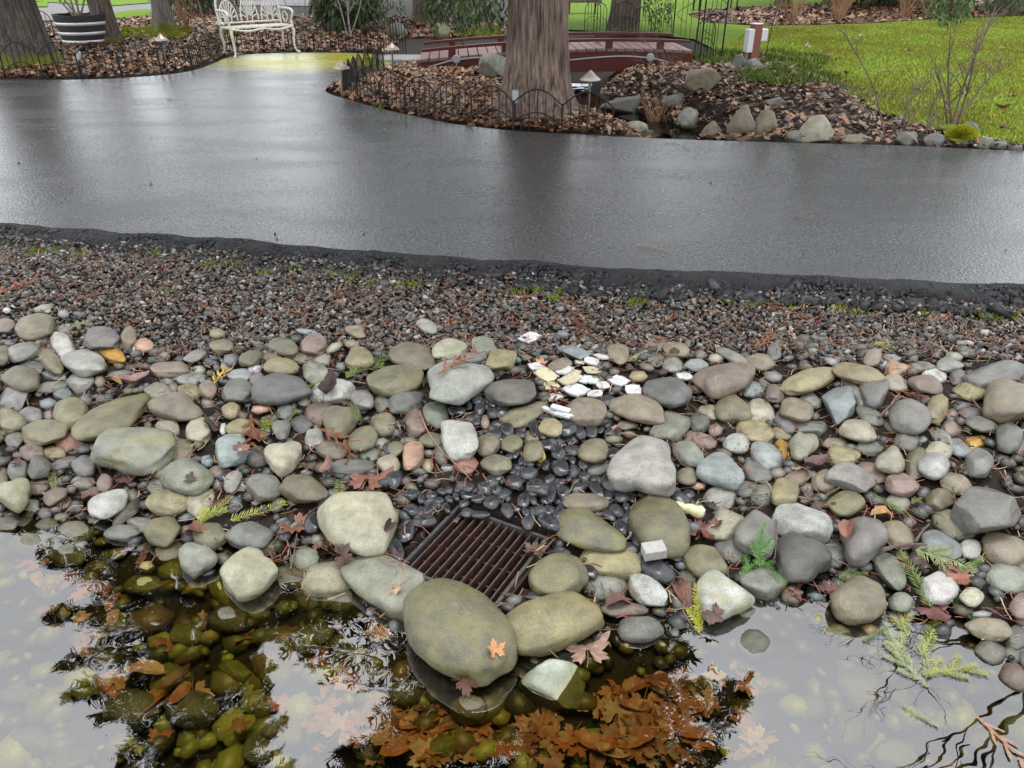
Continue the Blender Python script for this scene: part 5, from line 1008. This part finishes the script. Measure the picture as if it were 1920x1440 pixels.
# ---------------------------------------------------------------- rocks of the stream and beds
ROCKS = [(925, 130, 54, 48, 'n', 's', 'grey-green angular boulder leaning on the footbridge'), (1160, 206, 78, 42, 'd', 's', 'flat dark wet rock in the stream by the cedar'), (1190, 243, 52, 24, 'c', 'b', 'pale cream kerb rock beside the path and stream'), (1236, 251, 62, 20, 'n', 'b', 'low greenish rock at the stream mouth'),
         (1291, 224, 46, 36, 'l', 'w', 'pale grey pointed rock in the stream'), (1335, 246, 40, 32, 't', 'w', 'small brown rock left of the tall pointed rock'), (1390, 234, 56, 60, 't', 'w', 'tall pointed tan rock at the path edge'), (1436, 235, 42, 50, 't', 'w', 'second pointed brown rock beside the tall one'), (1530, 245, 64, 50, 'c', 'w', 'cream block-like rock at the path edge'),
         (1495, 257, 46, 18, 'g', 'b', 'low grey rock left of the cream block-like rock'), (1605, 264, 58, 16, 't', 'b', 'low long tan rock on the path edge'), (1312, 152, 68, 44, 't', 'k', 'rounded brown boulder on the bank below the post'), (1384, 120, 32, 28, 's', 'k', 'dark rock left of the cedar post'), (1414, 124, 36, 24, 's', 'k', 'dark rock at the foot of the cedar post'),
         (1700, 262, 42, 24, 'g', 'k', 'grey rock at the foot of the tall cane'), (1748, 266, 38, 26, 's', 'k', 'dark grey rock between bare shoots'), (1815, 245, 36, 26, 'd', 'e', 'round black rock behind the moss-topped rock'), (1846, 270, 32, 22, 'n', 'k', 'grey mossy rock right of the moss-topped rock'), (1872, 274, 28, 18, 'g', 'k', 'small grey rock at the lawn corner'), (1905, 280, 26, 14, 'g', 'k', 'last small brown rock of the edging'),
         (827, 62, 38, 28, 'o', 'k', 'mossy rock behind the far bridge rail'), (745, 60, 40, 26, 's', 'k', 'dark rock behind the tall iron hoop fence'), (862, 50, 30, 20, 'g', 'k', 'grey rock under the hanging cedar boughs'), (1265, 190, 50, 22, 's', 'k', 'dark wet rock on the stream bank'), (1450, 195, 40, 20, 'd', 'k', 'dark stone half buried in the leaf bank'), (990, 115, 30, 18, 'g', 'k', 'grey stone behind the cedar trunk')]
for i, (px, py, w_, h_, c, k_, lb) in enumerate(ROCKS):
    s = dict(x=px, y=py, w=w_, h=h_, r=0., c=c); P0 = G(px, py + h_ * .42); k = depth(P0) / F; hw, hh = w_ / 2 * k, h_ / 2 * k
    o = link('garden_rock', npmesh('garden_rock', *stone_shape(k_, 300 + i), M['rock'], smooth=k_ in 'eb')); o.location = P0 + np.array([0, .25 * hw, hh * .8]); o.scale = (hw, hw * .8, hh * 1.15); o.rotation_euler = (0, 0, random.uniform(-.3, .3)); o.color = (*[v * .95 for v in PAL[c]], .5 if c in 'o' else .1)
    tag(o, lb, 'rock', 'rocks edging the stream and beds')
P0 = G(1800, 274); k = depth(P0) / F; e = empty('mossy_rock', P0, 0, 'rock covered by a bright yellow-green moss cushion', 'rock', 'rocks edging the stream and beds')
o = link('stone', npmesh('stone', *stone_shape('e', 71), M['rock'], smooth=True), e); o.scale = (27 * k, .1, .06); o.location = (0, .04, .03); o.color = (*PAL['s'], 0)
Pm, Fm = stone_shape('e', 72, .2); o = link('moss', npmesh('moss', Pm, Fm, M['moss'], smooth=True), e); o.scale = (26 * k, .1, .085); o.location = (0, .03, .08)
r2 = np.random.default_rng(5); m_ = 5000; u = r2.normal(0, 1, (m_, 3)); u[:, 2] = abs(u[:, 2]); u /= np.linalg.norm(u, axis=1)[:, None]; p = u * np.array([26 * k, .1, .09]) + np.array([0, .03, .08]); q = np.cross(u, r2.normal(0, 1, (m_, 3))) * .006
V = np.stack([p - q, p + q, p + u * .018], 1).reshape(-1, 3); c = np.repeat(np.array([[.36, .36, .02]]) * r2.uniform(.5, 1.4, (m_, 1)), 3, 0); tag(link('moss_tufts', npmesh('moss_tufts', V, np.arange(len(V)).reshape(-1, 3), M['grass'], c), e), kind='stuff')
mb = MB(); P0 = onz(752, 116, 0); mb.box((0, 0, 0), (.38, .28, .05)); o = mb.build('stone_step', M['concrete']); o.location = P0 + np.array([0, 0, .03]); bv = o.modifiers.new('b', 'BEVEL'); bv.width = .02; tag(o, 'pale stone step at the left end of the footbridge', 'step')

# ---------------------------------------------------------------- footbridge
bA = onz(787, 131, 0); bB = onz(1295, 126, 0); Lb = np.linalg.norm(bB - bA); br = empty('footbridge', bA, math.atan2(bB[1] - bA[1], bB[0] - bA[0]), 'low arched red-stained wooden footbridge over the garden stream', 'bridge'); Wb = 1.05
def arc(x): t = 2 * x / Lb - 1; return .12 + .075 * (1 - t * t) + .10 * x / Lb
for yy in (.0, Wb):
    mb = MB(); n = 40; V = []
    for i in range(n + 1):
        x = Lb * i / n; zt = arc(x) - .022; zb = max(-.06, arc(x) - .30) if i not in (0, n) else -.06
        V += [(x, yy - .03, zb), (x, yy - .03, zt), (x, yy + .03, zt), (x, yy + .03, zb)]
    Fq = [(4 * i + a, 4 * (i + 1) + a, 4 * (i + 1) + (a + 1) % 4, 4 * i + (a + 1) % 4) for i in range(n) for a in range(4)] + [(0, 1, 2, 3), (4 * n + 3, 4 * n + 2, 4 * n + 1, 4 * n)]
    mb.add(V, [f[::-1] for f in Fq]); mb.build('side_beam', M['redwood'], br)
pm = MB(); pm.box((0, 0, 0), (.066, Wb / 2 + .05, .018)); pm = pm.mesh('plank', M['deck']); npl = int(Lb / .142)
for i in range(npl):
    x = Lb * (i + .5) / npl; o = link('plank', pm, br); o.location = (x, Wb / 2, arc(x)); o.rotation_euler = (random.uniform(-.006, .006), -math.atan((arc(x + .05) - arc(x - .05)) / .1), 0)
for yy in (.02, Wb - .02):
    mb = MB(); n = 30; V = []
    for i in range(n + 1):
        x = .05 + (Lb - .1) * i / n; z = arc(x) + .135; V += [(x, yy - .045, z - .02), (x, yy - .045, z + .02), (x, yy + .045, z + .02), (x, yy + .045, z - .02)]
    Fq = [(4 * i + a, 4 * (i + 1) + a, 4 * (i + 1) + (a + 1) % 4, 4 * i + (a + 1) % 4) for i in range(n) for a in range(4)] + [(0, 1, 2, 3), (4 * n + 3, 4 * n + 2, 4 * n + 1, 4 * n)]
    mb.add(V, [f[::-1] for f in Fq]); mb.build('rail', M['redwood'], br)
    for t in (.12, .31, .5, .69, .88):
        mb = MB(); x = Lb * t; mb.box((x, yy, arc(x) + .066), (.05, .035, .05)); mb.build('rail_block', M['redwood'], br)
for x0, s_ in ((.55, 1), (Lb - .65, -1)):
    mb = MB(); mb.tube(curve_pts([(x0 - s_ * .5, -.05, .02), (x0 - s_ * .2, -.05, .1), (x0, -.05, .14), (x0 + s_ * .5, -.05, .17), (x0 + s_ * 1.3, -.05, arc(x0 + s_ * 1.3) - .13)], 6), .012, 6); mb.tube([(x0, -.05, .14), (x0, -.05, -.12)], .011, 6); cd = mb.build('conduit', M['conduit'], br)
    mb = MB(); mb.lathe([(.05, 0), (.062, .005), (.062, .03), (.045, .04)], 14); o = mb.build('junction_box', M['conduit'], cd); o.rotation_euler = (R(90), 0, 0); o.location = (x0, -.033, .15)

# ---------------------------------------------------------------- wire border fences
def panel_mesh(wd, H):
    A = MB(); n = 14
    def ar(z0, z1): return [(wd * (i / n - .5), 0, z0 + (z1 - z0) * math.sin(math.pi * i / n)) for i in range(n + 1)]
    A.tube(ar(.66 * H, H), .008, 5); A.tube(ar(.22 * H, .46 * H), .0065, 5)
    for x in (-.5, .5): A.tube([(wd * x * .985, 0, -.06), (wd * x * .985, 0, .70 * H)], .009, 5)
    a = A.mesh('panel', M['iron']); rods = []
    for k in range(1, 6):
        B = MB(); x = wd * (k / 6 - .5); B.tube([(x, 0, -.05), (x, 0, (.66 + .34 * math.sin(math.pi * k / 6)) * H)], .006, 5); rods.append(B.mesh('rod', M['iron']))
    return a, rods
def fence(name, pts, label, H=.4, wmax=.5):
    W = [G(px, py) for px, py in pts]; c = [W[0]]
    tot = curve_pts(W, 12); s_ = [0]
    for a, b in zip(tot[:-1], tot[1:]): s_.append(s_[-1] + np.linalg.norm(np.array(b) - a))
    n = max(1, round(s_[-1] / wmax)); st_ = np.linspace(0, s_[-1], n + 1); T = np.array(tot); Q = np.stack([np.interp(st_, s_, T[:, i]) for i in range(3)], 1)
    e = empty(name, Q[0], 0, label, 'fence'); a, rods = panel_mesh(s_[-1] / n, H)
    for i in range(n):
        d = Q[i + 1] - Q[i]; m_ = (Q[i] + Q[i + 1]) / 2; o = link('panel', a, e); o.location = m_ - Q[0]; o.rotation_euler = (random.gauss(0, .04), 0, math.atan2(d[1], d[0]))
        for rd in rods: link('rod', rd, o)
    return e
fence('wire_fence', [(650, 178), (665, 188), (720, 202), (790, 219), (880, 234), (970, 245), (1060, 251), (1148, 256)], 'black scalloped wire fence curving round the cedar bed', .40)
fence('wire_fence', [(646, 178), (668, 160), (700, 145), (722, 136)], 'short dark fence run of close hoops at the asphalt bay corner', .36, .3)
fence('wire_fence', [(-60, 148), (80, 148), (160, 148), (235, 145), (305, 140), (360, 132)], 'rusty scalloped wire fence before the thick fir trunk', .47)
fence('wire_fence', [(362, 131), (395, 118), (420, 106), (455, 98), (560, 96), (650, 96), (716, 100)], 'low scalloped wire fence curving behind the white bench', .42, .42)
def hoop(px, py, wd, H, lb, n=4, rz=0.):
    P = G(px, py); e = empty('hoop_fence', P, rz, lb, 'fence')
    mb = MB(); k = 12; mb.tube([(-wd / 2, 0, -.05)] + [(-wd / 2 * math.cos(math.pi * i / k), 0, H - wd / 2 + wd / 2 * math.sin(math.pi * i / k)) for i in range(k + 1)] + [(wd / 2, 0, -.05)], .008, 5); mb.tube([(-wd / 2 * math.cos(math.pi * i / k), 0, .3 * H + .25 * H * math.sin(math.pi * i / k)) for i in range(k + 1)], .005, 5); mb.build('hoop', M['iron'], e)
    for i in range(1, n + 1):
        x = wd * (i / (n + 1) - .5); mb = MB(); mb.tube([(x, 0, -.05), (x, 0, H - wd / 2 + math.sqrt(max(0, (wd / 2) ** 2 - x * x)))], .005, 5); mb.build('rod', M['iron'], e)
for a in [(734, 112, .30, .62, 'tall black iron hoop panel at the left end of the footbridge', 4, .9), (748, 106, .3, .62, 'second tall hoop panel beside the stone step', 4, -.5), (1318, 114, .30, .60, 'tall black hoop panel by the right end of the footbridge', 5, .1), (1110, 64, .34, .62, 'far hoop panel on the lawn behind the cedar', 4, .2), (1124, 63, .3, .58, 'thin far hoop panel beside its twin', 3, -.6), (1168, 66, .55, .62, 'wide hoop panel in front of the leaning lawn trunk', 6, .1), (1205, 68, .5, .55, 'low hoop panel right of the leaning lawn trunk', 6, .3), (1238, 70, .42, .52, 'hoop panel next to the garden trellis', 4, .1), (88, 88, .35, .6, 'hoop panel behind the thick fir trunk', 4, .6)]: hoop(*a)
# trellis
P = onz(1284, 80, 0); Q = onz(1335, 112, 0); e = empty('garden_trellis', P, 0, 'tall black metal garden trellis arch at the lawn edge', 'trellis')
for px0, px1, py in ((1260, 1306, 80), (1312, 1352, 112)):
    A, B = onz(px0, py, 0) - P, onz(px1, py, 0) - P; H = 2.2
    for S in (A, B): mb = MB(); mb.tube([S + np.array([0, 0, -.05]), S + np.array([0, 0, H])], .014, 6); mb.build('post', M['iron'], e)
    for z in (.95, 1.12, 1.5, 1.9, 2.2): mb = MB(); mb.tube([A + np.array([0, 0, z]), B + np.array([0, 0, z])], .009, 5); mb.build('rung', M['iron'], e)
    mb = MB(); m_ = (A + B) / 2
    for f in (.3, .5, .7): p = A + (B - A) * f; mb.tube([p, p + np.array([0, 0, 2.2])], .005, 4)
    mb.tube([m_ + np.array([.18 * math.sin(t) * (A - B)[0] / abs((A - B)[0]), 0, .35 + .09 * t]) for t in np.linspace(0, 9, 40)], .005, 4); mb.build('lattice', M['iron'], e)
mb = MB(); mb.tube([onz(1306, 80, 0) - P + np.array([0, 0, 2.2]), onz(1352, 112, 0) - P + np.array([0, 0, 2.2])], .012, 5); mb.build('top_bar', M['iron'], e)

# ---------------------------------------------------------------- path lights, spots, stakes
def path_light(hx, hy, bx, by, label):
    B = G(bx, by); d = ray(hx, hy); t = B[1] / d[1]; T = CAM + d * t - B; e = empty('path_light', B, 0, label, 'lamp', 'copper path lights'); T = np.array([T[0], 0, T[2]])
    mb = MB(); mb.tube([(0, 0, -.05), T * .9], .012, 8); mb.tube([T * .88, T * .98], .018, 8); mb.build('stem', M['bronze'], e)
    mb = MB(); mb.lathe([(.098, -.03), (.1, -.022), (.06, .01), (.026, .04), (.012, .055), (.004, .06)], 20, T); mb.build('shade', M['lamp_hat'], e, True)
    mb = MB(); mb.lathe([(.02, -.045), (.02, -.02)], 10, T); mb.build('lamp_glass', M['boxplastic'], e)
path_light(302, 72, 316, 138, 'bronze path light leaning behind the left wire fence'); path_light(640, 124, 641, 183, 'path light at the corner of the asphalt bay')
path_light(735, 89, 737, 152, 'path light in front of the tall hoop panels'); path_light(1107, 144, 1100, 250, 'path light with wide copper shade before the stream')
for px, py, lb in ((966, 232, 'small grey spotlight on a stake at the foot of the cedar'), (155, 143, 'small grey spotlight on a stake behind the left wire fence')):
    P = G(px, py); e = empty('garden_spotlight', P, .3, lb, 'lamp'); mb = MB(); mb.tube([(0, 0, -.05), (0, 0, .22)], .008, 6); mb.build('stake', M['iron'], e)
    mb = MB(); mb.lathe([(.022, 0), (.03, .02), (.036, .10), (.036, .13)], 12); o = mb.build('lamp_head', M['conduit'], e, True); o.location = (0, 0, .2); o.rotation_euler = (-.5, .2, 0)
P = G(116, 146); mb = MB(); mb.tube([P + np.array([0, 0, -.05]), P + np.array([-.12, 0, .7]), P + np.array([-.24, 0, 1.6])], .014, 6); o = mb.build('iron_stake', M['iron']); tag(o, 'tall thin iron stake in front of the thick fir trunk', 'stake')
P = G(1432, 118); H = .62; mb = MB(); mb.tube([(0, 0, -.05), (.03, 0, .35), (.06, 0, .68)] + [(.06 + .085 * (1 - math.cos(a)), 0, .70 + .10 * math.sin(a)) for a in np.linspace(0, 3.1, 9)] + [(.24, 0, .66), (.27, 0, .63)], .007, 6); o = mb.build('shepherd_hook', M['iron']); o.location = P; tag(o, 'black shepherd hook rod beside the cedar post', 'hook')
P = G(1408, 124); e = empty('utility_post', P, .35, 'short red cedar post carrying white electrical boxes', 'post'); mb = MB(); mb.box((0, 0, .25), (.065, .065, .33)); o = mb.build('post', M['cedarpost'], e); mb = MB(); mb.box((0, 0, .585), (.072, .072, .006)); mb.build('cap', M['boxplastic'], e)
mb = MB(); mb.box((-.115, -.02, .36), (.05, .055, .16)); o = mb.build('electrical_box', M['boxplastic'], e); bv = o.modifiers.new('b', 'BEVEL'); bv.width = .01; bv.segments = 2
mb = MB(); mb.box((.12, -.02, .43), (.055, .05, .085)); o = mb.build('outlet_cover', M['boxplastic'], e); bv = o.modifiers.new('b', 'BEVEL'); bv.width = .012; bv.segments = 2
mb = MB(); mb.tube([(-.12, -.02, .2), (-.12, -.02, -.05)], .012, 6); mb.build('conduit', M['conduit'], e)

# ---------------------------------------------------------------- half barrel
P = onz(163, 84, 0); e = empty('barrel_planter', P, 0, 'half wine barrel planter with pale hoops and a bare shrub', 'planter'); ns = 24; Hb = .52
def br_(z): return .36 + .10 * (z / Hb) ** .8
sm = MB(); V = []; zs = np.linspace(0, Hb, 6); hw = math.pi / ns * .96
for z in zs:
    for rr in (br_(z) - .03, br_(z)):
        for a in (-hw, hw): V.append((rr * math.cos(a), rr * math.sin(a), z))
Fq = []
for i in range(5):
    b0, b1 = 4 * i, 4 * i + 4; Fq += [(b0 + 2, b0 + 3, b1 + 3, b1 + 2), (b0 + 1, b0, b1, b1 + 1), (b0 + 3, b0 + 1, b1 + 1, b1 + 3), (b0, b0 + 2, b1 + 2, b1)]
Fq += [(0, 1, 3, 2), (20, 22, 23, 21)]; sm.add(V, Fq); sm = sm.mesh('stave', M['barrel'])
for i in range(ns): o = link('stave', sm, e); o.rotation_euler = (0, 0, 2 * math.pi * i / ns); o.scale = (1, 1, random.uniform(.98, 1.02))
for z in (.05, .19, .35):
    mb = MB(); n = 40; V = []
    for zz in (z, z + .055):
        for k in range(n): a = 2 * math.pi * k / n; rr = br_(zz) + .004; V.append((rr * math.cos(a), rr * math.sin(a), zz))
    mb.add(V, [(k, (k + 1) % n, n + (k + 1) % n, n + k) for k in range(n)]); o = mb.build('hoop', M['hoop'], e, True); so_ = o.modifiers.new('s', 'SOLIDIFY'); so_.thickness = .004; so_.offset = 1
mb = MB(); mb.lathe([(.40, .42), (.40, .44), (.2, .46), (.01, .47)], 20); mb.build('soil', M['soil'], e)
canes('barrel_shrub', P + np.array([0, 0, .46]), [(-.55, -.1, .9), (-.3, 0, 1.1), (.1, -.1, 1.1), (-.7, .1, .6), (.35, 0, .9), (-.15, -.2, 1.2)], .022, material('barrel_cane', (.20, .18, .13), .6), 'bare greyish shrub growing out of the half barrel', 50, 5)

# ---------------------------------------------------------------- cast iron bench
P = onz(490, 104, 0); P = np.array([P[0], P[1], ZP]); e = empty('garden_bench', P, R(40), 'white cast iron garden bench with fan-patterned backrest', 'bench'); Wd, Dp, Hs = 1.08, .42, .42
mb = MB()
for i in range(15): y = -Dp / 2 + .02 + i * (Dp - .04) / 14; mb.box((0, y, Hs), (Wd / 2, .008, .007))
for i in range(9): x = -Wd / 2 + i * Wd / 8; mb.box((x, 0, Hs - .011), (.009, Dp / 2, .004))
mb.build('seat', M['bench'], e)
mb = MB(); mb.tube(curve_pts([(-Wd / 2, -Dp / 2 - .01, Hs - .01), (-.25, -Dp / 2 - .03, Hs - .05), (0, -Dp / 2 - .03, Hs - .02), (.25, -Dp / 2 - .03, Hs - .05), (Wd / 2, -Dp / 2 - .01, Hs - .01)], 6), .016, 6); mb.build('apron', M['bench'], e)
bk = MB()
def bp(x, z): return (x, Dp / 2 + .02 + .12 * (z - Hs), z)
top = [(-.54, .58), (-.53, .78), (-.42, .90), (-.27, .84), (-.2, .82), (0, .93), (.2, .82), (.27, .84), (.42, .90), (.53, .78), (.54, .58)]
bk.tube(curve_pts([bp(x, z) for x, z in top], 6), .018, 6); bk.tube([bp(-.54, .44), bp(-.54, .58)], .018, 6); bk.tube([bp(.54, .44), bp(.54, .58)], .018, 6); bk.tube([bp(-.54, .47), bp(.54, .47)], .015, 6)
for cx, rr in ((-.36, .30), (0, .36), (.36, .30)):
    bk.tube([bp(cx + .15 * math.cos(a), .50 + rr * math.sin(a)) for a in np.linspace(0, math.pi, 16)], .012, 5); bk.tube([bp(cx + .05 * math.cos(a), .52 + .06 * math.sin(a)) for a in np.linspace(0, 2 * math.pi, 12)], .010, 5)
    for a in np.linspace(.25, math.pi - .25, 9): bk.tube([bp(cx + .05 * math.cos(a), .53 + .06 * math.sin(a)), bp(cx + .14 * math.cos(a), .50 + rr * .95 * math.sin(a))], [.008, .014], 5)
bk.build('backrest', M['bench'], e)
for s_ in (-1, 1):
    mb = MB(); x = s_ * Wd / 2; mb.tube(curve_pts([(x, Dp / 2 + .04, .66), (x * 1.02, .1, .67), (x * 1.03, -.14, .66), (x * 1.03, -.22, .62), (x * 1.02, -.2, .56), (x, -.17, .5), (x, -.19, Hs)], 5), .019, 6)
    mb.tube([(x, .05 + .09 * math.cos(a), .54 + .08 * math.sin(a)) for a in np.linspace(0, 2 * math.pi, 14)], .011, 5); mb.build('arm', M['bench'], e)
    for y in (-1, 1):
        mb = MB(); yy = y * Dp / 2 * .9; mb.tube(curve_pts([(x * .96, yy, Hs), (x * 1.0, yy * 1.15, Hs - .10), (x * .97, yy * 1.1, Hs - .24), (x * .98, yy * 1.2, .06), (x * 1.03, yy * 1.4, .012)], 5), [.030 - .016 * min(1, i / 14) for i in range(21)], 7); mb.tube([(x * 1.02, yy * 1.35, .0), (x * 1.06, yy * 1.5, .018)], .02, 6); mb.build('leg', M['bench'], e)
# far bench and hanging swing board
P = onz(1340, 22, 0); e = empty('far_bench', (P[0], P[1], .03), .15, 'small dark metal bench far away on the lawn', 'bench'); mb = MB(); mb.box((0, 0, .42), (.6, .22, .02)); mb.build('seat', M['iron'], e)
mb = MB()
for z in (.52, .62, .72, .82): mb.box((0, .24, z), (.6, .012, .03))
mb.build('backrest', M['iron'], e)
for x in (-.55, .55):
    for y in (-.2, .22): mb = MB(); mb.tube([(x, y, 0), (x, y, .42 if y < 0 else .85)], .02, 6); mb.build('leg', M['iron'], e)
P = onz(1092, 8, .25); e = empty('rough_bench', (P[0], P[1], .03), .05, 'plank bench on the lawn beyond the cedar', 'bench'); mb = MB(); mb.box((0, 0, .3), (.5, .16, .035)); mb.build('seat', M['brown_bark'], e)
for x in (-.35, .35): mb = MB(); mb.tube([(x, 0, 0), (x, 0, .27)], .03, 6); mb.build('leg', M['brown_bark'], e)

# ---------------------------------------------------------------- small green tufts at the path edge and beds: uncountable
def tufts(name, pts, label, col, n=60, s_=.03):
    V = []; C = []
    for P in pts:
        for _ in range(n):
            b = P + np.array([random.gauss(0, s_), random.gauss(0, s_ * .8), 0]); a = random.uniform(0, 6.28); h = random.uniform(.008, .035) * (s_ / .03); q = np.array([math.cos(a), math.sin(a), 0]) * .004 * (s_ / .03); t = b + np.array([random.gauss(0, .4) * h, random.gauss(0, .4) * h, h]); c = np.array(col) * random.uniform(.6, 1.4)
            V += [b - q, b + q, t]; C += [c] * 3
    tag(link(name, npmesh(name, np.array(V), np.arange(len(V)).reshape(-1, 3), M['grass'], np.array(C))), label, 'weeds', kind='stuff')
pts = []
for k in range(46):
    i = random.randrange(n_); 
    if abs(segs[i][0]) < 3.6: p = segs[i] + nn[i] * random.uniform(.24, .4); pts.append(np.array([p[0], p[1], float(natural(*p)) + .004]))
tufts('moss_weeds', pts, 'small green moss and weed tufts along the gravel by the path edge', (.12, .16, .015), 46, .028)
tufts('bank_weeds', [G(random.uniform(1400, 1560), random.uniform(108, 165)) + np.array([0, 0, .03]) for _ in range(60)] + [G(random.uniform(1290, 1480), random.uniform(100, 130)) + np.array([0, 0, .03]) for _ in range(40)], 'low green weeds over the bank at the lawn edge', (.08, .12, .02), 50, .09)
tufts('bed_shoots', [G(random.uniform(690, 1140), random.uniform(205, 245)) + np.array([0, 0, .03]) for _ in range(14)], 'young green bulb shoots in the cedar bed', (.10, .17, .02), 14, .05)
tufts('moss_patches', [G(random.uniform(225, 350), random.uniform(58, 76)) + np.array([0, 0, .03]) for _ in range(60)] + [G(random.uniform(860, 930), random.uniform(55, 72)) + np.array([0, 0, .03]) for _ in range(30)], 'bright moss patches on the leaf bed', (.20, .22, .015), 60, .09)

# single dead leaves lying on the lawn
for i, (px, py) in enumerate([(1660, 133), (1738, 88), (1878, 90), (1890, 135), (1720, 168), (1806, 172), (1878, 203), (1880, 240), (1555, 108), (1700, 95), (1612, 66), (1475, 72), (1830, 120), (1640, 185), (1900, 180), (1512, 88), (1585, 140)]):
    P = onz(px, py, .06); o = link('lawn_leaf', LM[i % 10]); o.location = P; k = random.uniform(.05, .085); o.scale = (k, k, k); o.rotation_euler = (random.gauss(0, .25), random.gauss(0, .25), random.uniform(0, 6.28)); c = random.choice(['brown', 'tan', 'pale', 'rust']); o.color = (*LC[c], 1)
    tag(o, f"{LW[c]} dead {'maple' if i % 10 < 6 else 'oval'} leaf lying on the green lawn", 'leaf', 'dead leaves on the lawn')
